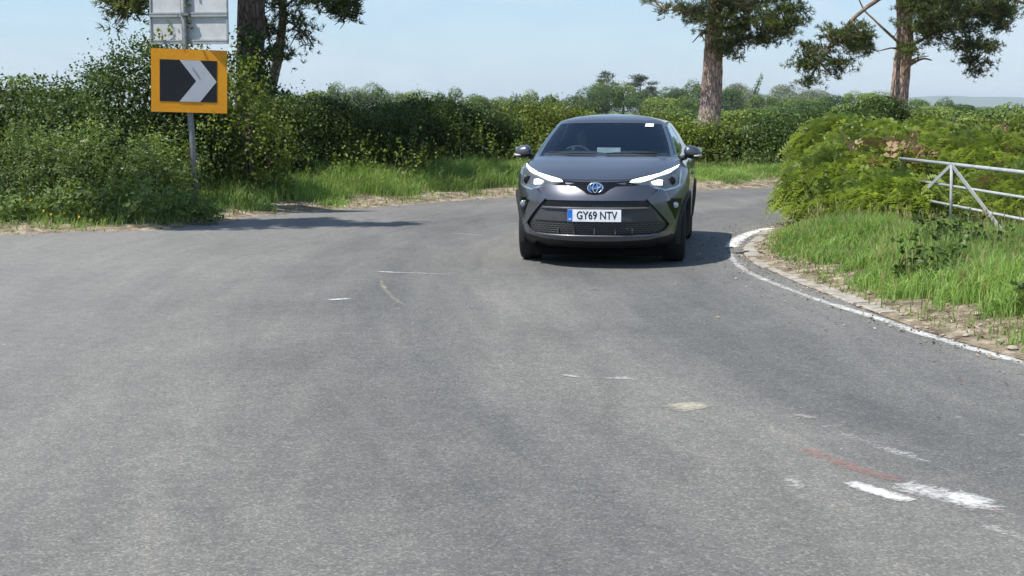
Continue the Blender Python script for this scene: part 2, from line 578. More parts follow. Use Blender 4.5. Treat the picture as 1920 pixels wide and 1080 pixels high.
while s < s_b - .3:
    ln = random.uniform(.38, .62) if s < s_b - 2.6 else random.uniform(.26, .4)
    Pk, Tk = along(RIGHT, s + .012, s + ln - .012, 5)
    Nk = np.stack([Tk[:, 1], -Tk[:, 0]], 1)          # towards the verge
    h = .012 + random.uniform(-.004, .006)
    o0, o1 = .01 + random.uniform(-.015, .015), .155 + random.uniform(-.02, .02)
    vs, fs = [], []
    for q, nn in zip(Pk, Nk):
        a, b = q + nn * o0, q + nn * o1
        vs += [(a[0], a[1], -.05), (a[0], a[1], h - .008), (a[0] + nn[0] * .012, a[1] + nn[1] * .012, h), (b[0], b[1], h + .006), (b[0], b[1], -.05)]
    for i in range(4):
        for k in range(4):
            fs.append((i * 5 + k, (i + 1) * 5 + k, (i + 1) * 5 + k + 1, i * 5 + k + 1))
    fs += [(0, 1, 2, 3, 4), (24, 23, 22, 21, 20)]
    mb.add(vs, fs)
    s += ln
tag(mb.build('kerb', m_kerb), kind='structure')

# painted marks, worn through to the road
def worn_mat(name, col, lo, hi, scale, stretch=(1, 1, 1)):
    m = mat(name, col, .75, spec=.3)
    t = m.node_tree
    p = t.nodes['Principled BSDF']
    n = noise(t, objvec(t, stretch), scale, 8, .72)
    r = N(t, 'ShaderNodeMapRange')
    r.inputs['From Min'].default_value = lo
    r.inputs['From Max'].default_value = hi
    a = N(t, 'ShaderNodeAttribute', attribute_name='wear')
    n2 = noise(t, objvec(t, stretch), 3.5, 4, .6)
    nn = math_n(t, 'ADD', math_n(t, 'MULTIPLY', n.outputs['Fac'], .65), math_n(t, 'MULTIPLY', n2.outputs['Fac'], .35))
    t.links.new(math_n(t, 'ADD', nn, a.outputs['Fac']), r.inputs['Value'])
    t.links.new(r.outputs[0], p.inputs['Alpha'])
    return m
m_white = worn_mat('worn_white_paint', (.66, .66, .63), .47, .74, 34)
m_white2 = worn_mat('thin_white_paint', (.60, .60, .57), .50, .80, 40)
m_red = worn_mat('worn_red_paint', (.36, .17, .14), .46, .80, 36)
m_cream = worn_mat('pale_scuff', (.46, .43, .34), .46, .85, 30)
def strip(line, width, z, m, wear0=.10, fade=True):
    """a painted line with ragged edges: worn where its edge factor is low"""
    L = np.array(smooth_line(line, 5) if len(line) > 2 else [tuple(np.array(line[0]) * (1 - k / 6) + np.array(line[1]) * k / 6) for k in range(7)])
    T = np.gradient(L, axis=0)
    T /= np.linalg.norm(T, axis=1, keepdims=True)
    Nn = np.stack([-T[:, 1], T[:, 0]], 1)
    W = np.broadcast_to(width, (len(L),)) if not callable(width) else np.array([width(k / (len(L) - 1)) for k in range(len(L))])
    offs = [-.75, -.45, -.2, 0, .2, .45, .75]
    we = [-.34, wear0 - .16, wear0 - .03, wear0, wear0 - .03, wear0 - .16, -.34]
    vs, wv, fs = [], [], []
    for i, (q, nn) in enumerate(zip(L, Nn)):
        u = abs(2 * i / (len(L) - 1) - 1)
        endf = (-.22 * u ** 4) if fade else 0
        jog = math.sin(i * 2.7 + L[0][0] * 9) * .10
        for o, e in zip(offs, we):
            a = q + nn * W[i] * (o + jog * .6) * (1 + jog)
            vs.append((a[0], a[1], z)); wv.append(e + endf)
    for i in range(len(L) - 1):
        for k in range(6):
            fs.append((i * 7 + k, i * 7 + k + 1, (i + 1) * 7 + k + 1, (i + 1) * 7 + k))
    me = bpy.data.meshes.new('road_marking')
    me.from_pydata(vs, [], fs); me.update()
    a = me.attributes.new('wear', 'FLOAT', 'POINT')
    a.data.foreach_set('value', np.array(wv, np.float32))
    return tag(link('road_marking', me, m), kind='structure')
def px(*pts):
    return [g2(*q) for q in pts]
# edge line round the corner
strip(px((1442, 428), (1420, 434), (1400, 441), (1380, 452), (1371, 464)), .18, .005, m_white, .24, False)
strip(px((1371, 476), (1374, 487), (1395, 506), (1440, 528), (1520, 558), (1600, 585)), .11, .005, m_white, .09, False)
strip(px((1560, 571), (1640, 596), (1720, 624), (1800, 648), (1880, 671), (1960, 694)), .13, .006, m_white, .14, False)
# centre of the road
strip(px((1590, 905), (1640, 922), (1708, 941)), .10, .005, m_white, .24)
strip(px((1668, 906), (1730, 920), (1800, 935), (1885, 962)), .21, .005, m_white, .15)
strip(px((1478, 834), (1545, 856), (1620, 885), (1720, 913)), .14, .0048, m_red, .07)
strip(px((1810, 945), (1860, 960), (1910, 975)), .05, .009, m_red, -.01)
strip(px((1490, 775), (1580, 815), (1700, 855), (1870, 915)), .14, .0045, m_white2, .04)
strip(px((1830, 980), (1900, 1005), (1990, 1035)), .12, .005, m_white2, .09)
strip(px((1270, 757), (1290, 763), (1318, 768)), .26, .005, m_cream, .19)
strip(px((1052, 703), (1070, 706), (1090, 709)), .06, .005, m_white2, .12)
strip(px((1125, 711), (1165, 710), (1205, 713)), .12, .005, m_white2, .13)
strip(px((694, 508), (730, 511), (790, 513), (870, 517)), .10, .005, m_white2, .12)
strip(px((612, 563), (636, 562), (660, 560)), .10, .005, m_white2, .2)
strip(px((712, 515), (720, 540), (745, 565), (778, 582)), .06, .0046, m_cream, .08)
strip(px((840, 438), (880, 440), (912, 443)), .09, .005, m_white2, .11)
strip(px((1475, 897), (1490, 907), (1502, 922)), .10, .005, m_white2, .10)
strip(px((560, 566), (600, 566), (640, 570)), .07, .005, m_white2, .0)
strip(px((1490, 778), (1510, 782), (1530, 787)), .07, .005, m_cream, .16)

# far ridge of blue hills, six cells deep, at its own distance
m_hill = noisy_mat('wooded_hill', [(.3, (.035, .06, .025)), (.6, (.09, .13, .045)), (.8, (.15, .17, .07))], .012, .95, 6, 0)
def hill(x0, x1, y0, y1, hf):
    nx, ny = 60, 8
    vs, fs = [], []
    for j in range(ny):
        for i in range(nx):
            x = x0 + (x1 - x0) * i / (nx - 1); u = j / (ny - 1)
            vs.append((x, y0 + (y1 - y0) * u, -.5 + hf(x) * math.sin(math.pi * min(u, .999)) ** .7))
    for j in range(ny - 1):
        for i in range(nx - 1):
            fs.append((j * nx + i, j * nx + i + 1, (j + 1) * nx + i + 1, (j + 1) * nx + i))
    me = bpy.data.meshes.new('hill'); me.from_pydata(vs, [], fs); me.update()
    return tag(link('hill', me, m_hill, None, True), kind='structure')
hill(800, 6400, 7600, 9600, lambda x: max(0.2, 88 * math.exp(-((x - 2640) / 560) ** 2) + 76 * math.exp(-((x - 3750) / 520) ** 2) + 5 * wob1(x * .006, 1) + 20 * math.exp(-((x - 3150) / 300) ** 2)))
# ================================================================== VEGETATION
m_hedge = leaf_mat('hawthorn_leaf', (.018, .038, .008), (.085, .135, .028), .3, .5, (.15, .19, .05))
m_hedge_y = leaf_mat('young_hedge_leaf', (.06, .09, .012), (.20, .25, .045), .35, .5, (.2, .24, .06))
m_bush = leaf_mat('dark_bush_leaf', (.018, .040, .011), (.085, .14, .034), .3, .45, (.13, .18, .05))
m_weed = leaf_mat('nettle_leaf', (.06, .11, .028), (.19, .27, .09), .35, .6, (.17, .24, .09))
m_fern = leaf_mat('bracken_frond', (.12, .175, .036), (.33, .42, .125), .42, .6, (.36, .41, .18), .8, .18)
m_dead = leaf_mat('dead_bracken', (.20, .13, .08), (.44, .32, .21), .15, .8, None, 2.0, .3)
m_grass = leaf_mat('long_grass', (.11, .20, .04), (.30, .45, .14), .4, .55, (.34, .31, .15), .7, .35)
m_needle = leaf_mat('pine_needles', (.022, .042, .018), (.15, .18, .06), .35, .5, (.21, .22, .08), .7, .4)
m_white_fl = leaf_mat('pale_flower', (.4, .36, .34), (.7, .66, .6), .2, .6)
m_twig = noisy_mat('twig_bark', [(.3, (.05, .04, .03)), (.7, (.14, .11, .085))], 12, .9)

# Scots pine bark: grey plates low down, orange higher up
def bark_mat(name, tone):
    m = mat(name, rough=.9, spec=.2)
    t = m.node_tree
    p = t.nodes['Principled BSDF']
    v = objvec(t, (1, 1, .28))
    vo = N(t, 'ShaderNodeTexVoronoi'); vo.inputs['Scale'].default_value = 13
    vo.feature = 'DISTANCE_TO_EDGE'
    nd = noise(t, v, 6, 5)
    vv = N(t, 'ShaderNodeVectorMath', operation='ADD')
    sc_ = N(t, 'ShaderNodeVectorMath', operation='SCALE'); sc_.inputs['Scale'].default_value = .12
    t.links.new(nd.outputs['Color'], sc_.inputs[0])
    t.links.new(v, vv.inputs[0]); t.links.new(sc_.outputs[0], vv.inputs[1])
    t.links.new(vv.outputs[0], vo.inputs['Vector'])
    crk = ramp(t, [(.0, (.22, .2, .2)), (.10, (.75, .75, .75)), (.3, (1.15, 1.12, 1.1))])
    t.links.new(vo.outputs['Distance'], crk.inputs[0])
    n2 = noise(t, objvec(t), 3.2, 6, .7)
    sep = N(t, 'ShaderNodeSeparateXYZ')
    t.links.new(objvec(t), sep.inputs[0])
    hz = N(t, 'ShaderNodeMapRange')
    hz.inputs['From Min'].default_value = 1.8; hz.inputs['From Max'].default_value = 4.6
    t.links.new(math_n(t, 'ADD', sep.outputs[2], math_n(t, 'MULTIPLY', n2.outputs['Fac'], 1.0)), hz.inputs['Value'])
    lo = ramp(t, [(.3, (.22, .175, .155)), (.7, (.42, .345, .31))]); t.links.new(n2.outputs['Fac'], lo.inputs[0])
    hi = ramp(t, [(.3, (.33, .22, .155)), (.7, (.50, .36, .27))]); t.links.new(n2.outputs['Fac'], hi.inputs[0])
    c = mixc(t, 'MIX', hz.outputs[0], lo.outputs[0], hi.outputs[0])
    c = mixc(t, 'MULTIPLY', 1.0, c, crk.outputs[0])
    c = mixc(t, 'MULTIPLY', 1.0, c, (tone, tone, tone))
    t.links.new(c, p.inputs['Base Color'])
    bump(t, vo.outputs['Distance'], .9, .05, p)
    return m
m_bark = bark_mat('pine_bark', 1.1)
m_bark_shade = bark_mat('shaded_pine_bark', .34)  # same bark darkened: the crown's shade is put into the left trunk's colour
m_limb = noisy_mat('pine_limb_bark', [(.3, (.10, .075, .055)), (.7, (.27, .19, .12))], 7, .9, 6, .6, .02)

def hedge(name, label, cat, path, width, height, nclump, leaf, m, zbase=0.1, seed=1, filler=1.0, sprigs=0, sprig_h=.4, per=34, sig=.12, twigs=60, hvar=.14, mcore=None, group=None):
    """a hedge of leaf clumps along a plan path, open at its surface, dense inside"""
    P = smooth_line(path, 6)
    L = np.array(P)
    cum = np.concatenate([[0], np.cumsum(np.linalg.norm(np.diff(L, axis=0), axis=1))])
    tot = cum[-1]
    def pos(s):
        return np.stack([np.interp(s, cum, L[:, k]) for k in (0, 1)], 1)
    def nrm(s):
        T = pos(np.minimum(s + .1, tot)) - pos(np.maximum(s - .1, 0))
        T = unit(T)
        return np.stack([T[:, 1], -T[:, 0]], 1)
    hf = (lambda s: np.interp(s / tot, np.linspace(0, 1, len(height)), height)) if hasattr(height, '__len__') else (lambda s: np.full(len(s), float(height)))
    def hh(s):
        return hf(s) * (1 + hvar * wob(s * 1.1, seed)) * (1 + .5 * hvar * wob(s * 4.3, seed + 4))
    hm = float(np.mean(hf(np.linspace(0, tot, 30))))
    n = nclump
    s = rng.uniform(0, tot, n)
    H = hh(s)
    pt = width / (width + 2 * hm) * 1.3
    top = rng.random(n) < pt
    side = np.where(rng.random(n) < .72, 1.0, -1.0)
    zf = np.where(top, 1.0, rng.random(n) ** .9)
    off = np.where(top, rng.uniform(-.5, .5, n), side * .5 * (1 - .30 * zf ** 3)) * width
    off += .22 * width * .5 * wob(s * 2.3 + zf * 3, seed + 2)
    z = zbase + zf * H * (1 + np.where(top, -.22 * (np.abs(off) / (width * .5)) ** 2, 0))
    q = pos(s); nn = nrm(s)
    C = np.stack([q[:, 0] + nn[:, 0] * off, q[:, 1] + nn[:, 1] * off, z], 1)
    ct = rng.random(n)
    CC = np.repeat(C, per, 0) + rng.normal(size=(n * per, 3)) * np.array([sig, sig, sig * .85])
    CC[:, 2] = np.maximum(CC[:, 2], .02)
    tint = np.clip(np.repeat(ct, per) * .45 + rng.random(n * per) * .6, 0, 1)
    groups = [leaves(CC, leaf * 1.25, leaf * .8, .5, tint)]
    nf = int(tot * width * hm * 150 * filler)
    s = rng.uniform(0, tot, nf); H = hh(s); zf = rng.random(nf)
    off = rng.uniform(-.42, .42, nf) * width * (1 - .25 * zf ** 2)
    q = pos(s); nn = nrm(s)
    C = np.stack([q[:, 0] + nn[:, 0] * off, q[:, 1] + nn[:, 1] * off, zbase + zf * H * .9], 1)
    groups.append(leaves(C, leaf * 2.6, leaf * 2.0, .1, rng.random(nf) * .45))
    if sprigs:
        s = rng.uniform(0, tot, sprigs); H = hh(s)
        q = pos(s); nn = nrm(s)
        zf = np.where(rng.random(sprigs) < .6, 1.0, rng.random(sprigs))
        off = np.where(zf == 1, rng.uniform(-.45, .45, sprigs), .5) * width
        B = np.stack([q[:, 0] + nn[:, 0] * off, q[:, 1] + nn[:, 1] * off, zbase + zf * H], 1)
        D = unit(np.stack([rng.normal(0, .35, sprigs) + nn[:, 0] * np.where(zf < 1, .8, 0), rng.normal(0, .35, sprigs) + nn[:, 1] * np.where(zf < 1, .8, 0), np.ones(sprigs)], 1))
        k = 14
        tt = np.tile(np.linspace(0, 1, k), sprigs)[:, None]
        ln = np.repeat(rng.uniform(.4, 1.2, sprigs) * sprig_h, k)[:, None]
        CC = np.repeat(B, k, 0) + np.repeat(D, k, 0) * tt * ln + rng.normal(size=(sprigs * k, 3)) * .025
        groups.append(leaves(CC, leaf * 1.2 * (1.15 - .5 * tt[:, 0]), leaf * .75, .5, np.clip(.55 + .45 * rng.random(sprigs * k), 0, 1)))
    root = empty(name, (float(L[len(L) // 2][0]), float(L[len(L) // 2][1]), 0))
    tag(root, label, cat, group)
    o = cards('foliage', groups, m, root)
    mb = MB()
    for i in range(twigs):
        s1 = np.array([rng.uniform(0, tot)])
        q = pos(s1)[0]; nn1 = nrm(s1)[0]; H1 = float(hh(s1)[0])
        o1, o2 = rng.uniform(-.25, .25) * width, rng.uniform(-.5, .5) * width
        e = rng.uniform(-.25, .25, 2)
        mb.tube([(q[0] + nn1[0] * o1, q[1] + nn1[1] * o1, 0), (q[0] + nn1[0] * (o1 + o2) / 2 + e[0] * .4, q[1] + nn1[1] * (o1 + o2) / 2 + e[1] * .4, H1 * .5), (q[0] + nn1[0] * o2 + e[0], q[1] + nn1[1] * o2 + e[1], zbase + H1 * rng.uniform(.8, 1.04))], [.018, .011, .004], 5, False)
    tw = tag(mb.build('stems', m_twig, root), kind='stuff')
    for ch in (o, tw):
        ch.matrix_parent_inverse = Matrix.Translation(-root.location)
    return root

def lobed(name, label, cat, lobes, leaf, m, dens=160, per=26, sig=.10, sprigs=0, sprig_h=.4, stems=30, filler=110, extra_fl=None, group=None, zmin=.03, up=.5, lw=.8):
    """a bush: clumps of leaves over several overlapping lobes"""
    groups = []
    LB = np.array(lobes, float)
    for (cx, cy, cz, rx, ry, rz) in lobes:
        area = 4 * (rx * ry + rx * rz + ry * rz) * 1.05
        n = max(8, int(area * dens / per * 1.6))
        d = runit(n)
        rr = 1 + rng.normal(0, .07, n) + .10 * wob(d[:, 0] * 4 + d[:, 2] * 5, cx)
        C = np.array([cx, cy, cz]) + d * rr[:, None] * np.array([rx, ry, rz])
        keep = C[:, 2] > zmin
        for (ax, ay, az, bx, by, bz) in lobes:
            if (ax, ay, az) != (cx, cy, cz):
                keep &= (((C - np.array([ax, ay, az])) / np.array([bx, by, bz])) ** 2).sum(1) > .62
        C = C[keep]; d = d[keep]; n = len(C)
        ct = rng.random(n)
        CC = np.repeat(C, per, 0) + rng.normal(size=(n * per, 3)) * sig
        CC[:, 2] = np.maximum(CC[:, 2], zmin)
        groups.append(leaves(CC, leaf * 1.3, leaf * lw, np.repeat(d, per, 0) * .55 + np.array([0, 0, up]), np.clip(np.repeat(ct, per) * .45 + rng.random(n * per) * .6, 0, 1)))
        nf = int(rx * ry * rz * 4.2 * filler)
        if nf:
            F = np.array([cx, cy, cz]) + runit(nf) * (rng.random(nf) ** .33 * .84)[:, None] * np.array([rx, ry, rz])
            F = F[F[:, 2] > zmin]
            groups.append(leaves(F, leaf * 2.6, leaf * 2.0, .1, rng.random(len(F)) * .4))
    if sprigs:
        w_ = np.array([a[3] * a[4] for a in lobes]); w_ = w_ / w_.sum()
        li = rng.choice(len(lobes), sprigs, p=w_)
        d = runit(sprigs); d[:, 2] = np.abs(d[:, 2])
        B = LB[li, :3] + d * LB[li, 3:]
        D = unit(d * .7 + np.array([0, 0, .7]) + rng.normal(0, .25, (sprigs, 3)))
        k = 13
        tt = np.tile(np.linspace(0, 1, k), sprigs)[:, None]
        ln = np.repeat(rng.uniform(.4, 1.2, sprigs) * sprig_h, k)[:, None]
        CC = np.repeat(B, k, 0) + np.repeat(D, k, 0) * tt * ln + rng.normal(size=(sprigs * k, 3)) * leaf * .45
        groups.append(leaves(CC, leaf * 1.25 * (1.15 - .5 * tt[:, 0]), leaf * lw, up, np.clip(.45 + .55 * rng.random(sprigs * k), 0, 1)))
    loc = (float(LB[:, 0].mean()), float(LB[:, 1].mean()), 0)
    root = empty(name, loc)
    tag(root, label, cat, group)
    o = cards('foliage', groups, m, root)
    o.matrix_parent_inverse = Matrix.Translation(-Vector(loc))
    if extra_fl:
        n = extra_fl
        li = rng.integers(0, len(lobes), n)
        d = runit(n); d[:, 2] = np.abs(d[:, 2]); d[:, 1] = -np.abs(d[:, 1])
        C = LB[li, :3] + d * LB[li, 3:] * 1.04
        k = 9
        CC = np.repeat(C, k, 0) + rng.normal(size=(n * k, 3)) * np.array([.035, .035, .015])
        f = tag(cards('flower_heads', [leaves(CC, .028, .026, 1.5)], m_white_fl, root), kind='stuff')
        f.matrix_parent_inverse = Matrix.Translation(-Vector(loc))
    if stems:
        mb = MB()
        for i in range(stems):
            l = lobes[int(rng.integers(0, len(lobes)))]
            bx, by = l[0] + rng.normal(0, .25) * l[3], l[1] + rng.normal(0, .25) * l[4]
            e = runit(1)[0] * np.array(l[3:]) * .9
            mb.tube([(bx, by, 0), ((bx + l[0]) / 2 + e[0] * .2, (by + l[1]) / 2 + e[1] * .2, l[2] * .55), (l[0] + e[0], l[1] + e[1], max(.1, l[2] + e[2]))], [.022, .014, .004], 5, False)
        sm = tag(mb.build('stems', m_twig, root), kind='stuff')
        sm.matrix_parent_inverse = Matrix.Translation(-Vector(loc))
    return root

def A(px_, py_, Y):
    p = at(px_, py_, Y)
    return p.x, p.y, p.z

# ---- left: the long hedge behind the grass, in the pines' shade, then round the bend in the sun
hedge('hedge', 'long dark hedge in the shade between the chevron sign and the car', 'hedge',
      [(-5.6, 22.6), (-4.2, 24.6), (-2.4, 27.0), (-.4, 29.6)], 1.7, [1.42, 1.4, 1.38, 1.36], 4700, .043, m_hedge, .1, 2, 1.0, 170, .42, 30, .11, 90)
hedge('hedge', 'sunlit yellow-green hedge directly behind the dark grey car', 'hedge',
      [(-.4, 29.7), (1.4, 31.4), (3.6, 32.8), (5.0, 33.4)], 1.8, [1.2, 1.15, .9, .72], 2100, .055, m_hedge_y, .1, 5, 1.0, 260, .42, 30, .14, 60, .28)
hedge('hedge', 'mid green hedge at the foot of the middle pine, right of the car', 'hedge',
      [(4.6, 33.2), (6.0, 33.6), (7.4, 33.9), (9.6, 34.4)], 1.9, [.80, .84, 1.02, 1.36], 2400, .055, m_hedge, .1, 9, 1.0, 240, .42, 30, .14, 60, .26)

# ---- bush and weeds round the sign
lobed('hawthorn_bush', 'tall dark hawthorn bush growing up round the left of the chevron sign', 'bush',
      [(-5.75, 21.9, 1.2, .9, .7, 1.25), (-6.6, 22.4, 1.15, .9, .8, .95), (-5.2, 21.8, 1.0, .8, .5, 1.05), (-5.35, 21.8, 1.95, .5, .45, .62), (-6.15, 22.2, 1.85, .5, .45, .5), (-7.3, 22.8, .9, .8, .7, .85)],
      .050, m_bush, 360, 26, .10, 80, .55, 40)
lobed('hawthorn_bush', 'light-leaved hawthorn bush between the chevron sign and the long dark hedge', 'bush',
      [(-4.15, 22.0, 1.15, .32, .4, .85), (-4.2, 22.0, 1.85, .28, .35, .45), (-3.85, 22.4, .75, .3, .4, .6), (-4.7, 22.0, .7, .4, .4, .55)],
      .055, m_hedge_y, 190, 20, .10, 80, .5, 22)
lobed('hedge_bush', 'rounded green hedge bush behind the nettles at the left edge', 'bush',
      [(-10.4, 25.5, 1.1, 1.6, 1.0, 1.2), (-8.6, 25.0, .9, 1.3, 1.0, 1.0), (-12.4, 26.0, 1.2, 1.6, 1.2, 1.3), (-7.4, 24.6, .8, 1.0, .8, .95)],
      .065, m_hedge, 200, 26, .12, 60, .4, 30)
lobed('nettle_patch', 'pale green patch of tall nettles with faded flower heads left below the sign', 'weeds',
      [(-6.0, 20.1, .5, 1.0, .6, .72), (-6.9, 19.8, .48, .9, .6, .66), (-5.3, 20.2, .36, .6, .5, .45), (-7.9, 19.3, .42, .8, .6, .5), (-6.3, 19.5, .3, 1.0, .5, .45), (-5.2, 20.9, .6, .5, .4, .55)],
      .06, m_weed, 330, 20, .10, 300, .36, 20, 120, 46, up=.7, lw=.42)
lobed('dock_plant', 'low leafy weeds with yellow flowers at the road edge on the left', 'weeds',
      [(-5.9, 18.55, .16, .5, .3, .34), (-5.1, 18.75, .18, .55, .3, .36), (-6.8, 18.35, .13, .45, .28, .22), (-4.45, 19.0, .12, .35, .25, .2)],
      .07, m_weed, 330, 18, .07, 60, .25, 0, 90, up=.8, lw=.55)
lobed('bramble', 'sprawling bramble shoots at the foot of the long dark hedge', 'bramble',
      [(-2.9, 24.6, .5, .5, .35, .4), (-2.1, 25.4, .45, .6, .35, .35), (-3.6, 23.6, .4, .4, .3, .35)],
      .055, m_hedge_y, 120, 16, .10, 50, .5, 14, 30)
lobed('bramble', 'bramble shoots by the dark hedge just left of the car mirror', 'bramble',
      [(-.9, 27.2, .55, .55, .35, .45), (.1, 28.2, .5, .6, .4, .4), (-1.6, 26.4, .4, .4, .3, .25)],
      .055, m_hedge_y, 130, 16, .10, 50, .45, 14, 30)

# ---- right: bank of bracken round the corner, brambles behind the gate
def frond_groups(B, D, ln, curl, tint, npin=11):
    """bracken: an arching stalk with tapering leaflets in pairs"""
    n = len(B)
    tt = np.linspace(.12, 1, npin)
    z = np.array([0, 0, 1.0])
    S = unit(np.cross(D, z))
    roll = rng.normal(0, .55, n)[:, None]
    S = unit(S * np.cos(roll) + np.cross(S, D) * np.sin(roll))
    gs = []
    q, tnt = [], []
    for k, u in enumerate(tt):
        pos = B + D * (ln * u)[:, None] - z * (curl * u * u)[:, None] + z * (ln * .25 * math.sin(u * math.pi))[:, None]
        wv = ln * .36 * (1 - u) ** .75 * (0.55 + .45 * min(1, u * 5)) + .012
        fw = D * (ln * .45 / npin)[:, None]
        for sd_ in (1, -1):
            tip = pos + S * (sd_ * wv)[:, None] + D * (wv * .35)[:, None] - z * (wv * rng.uniform(.0, .35, n))[:, None]
            midp = pos + S * (sd_ * wv * .45)[:, None] + D * (wv * .15)[:, None]
            q.append(np.stack([pos, midp + fw * 1.05, tip, midp - fw * 1.05], 1))
            tnt.append(np.clip(tint + rng.uniform(-.2, .2, n), 0, 1))
    return [(np.concatenate(q), np.concatenate(tnt))]
def bracken(name, label, lobes, nf, m, ln=(.3, .6), under=200, dead=0):
    LB = np.array(lobes, float)
    w_ = LB[:, 3] * LB[:, 4] + LB[:, 3] * LB[:, 5]; w_ /= w_.sum()
    li = rng.choice(len(LB), nf, p=w_)
    d = runit(nf); d[:, 2] = np.abs(d[:, 2]) * 1.0
    d = unit(d)
    B = LB[li, :3] + d * LB[li, 3:] * rng.uniform(.8, 1.0, nf)[:, None]
    keep = B[:, 2] > .05
    B, d = B[keep], d[keep]; n = len(B)
    D = unit(d * np.array([1, 1, .55]) + np.array([-.2, -.35, .5]) + rng.normal(0, .35, (n, 3)))
    L = rng.uniform(*ln, n)
    root = empty(name, (float(LB[:, 0].mean()), float(LB[:, 1].mean()), 0))
    tag(root, label, 'bracken')
    gs = frond_groups(B, D, L, L * rng.uniform(.2, .7, n), np.clip(.2 + rng.random(n) * .75, 0, 1))
    vol = (LB[:, 3] * LB[:, 4] * LB[:, 5]).sum() * 4.2
    nu = int(vol * under)
    li = rng.choice(len(LB), nu, p=w_)
    F = LB[li, :3] + runit(nu) * (rng.random(nu) ** .4 * .92)[:, None] * LB[li, 3:]
    F = F[F[:, 2] > .04]
    gs.append(leaves(F, .12, .06, .5, .1 + rng.random(len(F)) * .6))
    o = cards('fronds', gs, m, root)
    o.matrix_parent_inverse = Matrix.Translation(-root.location)
    if dead:
        li = rng.choice(len(LB), dead, p=w_)
        d = runit(dead); d[:, 2] = np.abs(d[:, 2])
        B = LB[li, :3] + d * LB[li, 3:] * .97
        D = unit(d * .4 + np.array([0, -.3, .5]) + rng.normal(0, .5, (dead, 3)))
        g = frond_groups(B, D, rng.uniform(.25, .5, dead), np.full(dead, .12), rng.random(dead), 7)
        s = unit(np.cross(D, runit(dead))) * .006
        l2 = rng.uniform(.3, .8, dead)[:, None]
        g.append((np.stack([B - s - D * l2 * .3, B + s - D * l2 * .3, B + D * l2 * .7 + s, B + D * l2 * .7 - s], 1), rng.random(dead)))
        q = cards('dead_fronds', g, m_dead, root)
        q.matrix_parent_inverse = Matrix.Translation(-root.location)
    return root
bracken('bracken', 'bright green bank of bracken on the inside of the bend', [
    (4.45, 18.3, .40, .74, .9, .46), (4.3, 17.4, .25, .45, .6, .32), (4.8, 18.6, .52, .6, .8, .56), (5.1, 19.4, .6, .8, .8, .62), (4.7, 17.0, .28, .5, .6, .36), (4.85, 20.6, .72, .62, .6, .56), (4.05, 17.9, .12, .36, .6, .2), (4.5, 16.8, .12, .5, .4, .22), (4.05, 18.7, .2, .36, .6, .3)], 5200, m_fern, (.2, .40), 420, 0)
bracken('bracken', 'taller pale bracken with dead brown fronds behind the gate', [
    (6.1, 18.6, .5, 1.0, 1.0, .66), (7.4, 18.2, .5, 1.0, 1.2, .66), (6.2, 16.6, .32, .8, 1.0, .42), (7.4, 16.2, .3, .9, 1.1, .42), (8.8, 17.5, .5, 1.1, 1.3, .66), (5.9, 20.4, .6, .9, .8, .64)], 4200, m_fern, (.18, .38), 320, 60)
bracken('bracken', 'patch of dead brown bracken stalks at the top of the bank beside the gate', [(4.75, 18.0, .55, .34, .4, .36), (5.1, 18.3, .6, .35, .4, .36)], 420, m_fern, (.15, .32), 200, 70)
lobed('bramble', 'thick green bramble bush behind the gate at the right edge', 'bramble',
      [(8.6, 21.0, .75, 1.2, .9, .72), (9.9, 21.4, .8, 1.2, .9, .82), (7.3, 22.0, .55, 1.1, .8, .55), (8.2, 19.4, .6, .8, .6, .55), (11.4, 22.2, .8, 1.4, .9, .8)],
      .07, m_hedge_y, 220, 24, .11, 80, .4, 30)
hedge('hedge', 'low green hedge running behind the bracken below the right-hand pine', 'hedge',
      [(9.0, 33.0), (11.5, 31.5), (14.5, 30.0), (19, 28.5)], 1.6, [1.15, .98, 1.0, 1.4], 2200, .055, m_hedge_y, .1, 14, 1.0, 60, .3, 28, .12, 40)
hedge('hedge', 'tall dark bush of the far hedge just left of the bracken bank', 'hedge',
      [(6.6, 31.6), (7.6, 31.8), (8.7, 32.1)], 1.5, [1.0, 1.4, 1.5], 1000, .055, m_bush, .1, 21, 1.0, 40, .3, 30, .12, 20)
lobed('bramble', 'small dark bramble in the tall grass in front of the gate', 'bramble',
      [(4.15, 13.3, .25, .25, .25, .22), (4.3, 12.9, .2, .22, .2, .2)], .05, m_bush, 190, 18, .07, 24, .3, 8, 60)

lobed('bramble', 'green bramble and young leaves growing through the bracken bank on the bend', 'bramble',
      [(4.2, 17.6, .3, .5, .6, .40), (4.6, 18.2, .5, .6, .6, .50), (5.0, 19.2, .7, .6, .6, .55), (4.05, 18.4, .25, .36, .5, .36), (4.7, 17.1, .25, .5, .4, .33)], .055, m_hedge_y, 150, 16, .10, 120, .4, 20, 60)
lobed('dock_plant', 'broad-leaved weeds in the grass near the right edge of the photo', 'weeds',
      [(3.95, 9.9, .16, .25, .2, .16), (3.75, 9.3, .12, .2, .16, .12), (4.2, 9.4, .18, .25, .2, .18)], .07, m_weed, 330, 14, .05, 26, .2, 0, 60, up=.9, lw=.55)
lobed('dock_plant', 'small clump of broad leaves in the middle of the right-hand grass', 'weeds',
      [(3.6, 11.8, .16, .22, .2, .18), (3.4, 11.5, .12, .18, .16, .13)], .07, m_bush, 260, 14, .05, 16, .25, 0, 60, up=.9, lw=.55)
lobed('hawthorn_bush', 'light green shrub breaking the line of the far hedge just right of the car', 'bush',
      [(4.3, 32.0, .45, .6, .5, .55), (4.9, 32.2, .6, .55, .5, .62), (3.7, 31.8, .3, .5, .4, .38)], .055, m_hedge_y, 160, 20, .11, 60, .45, 14, 80)
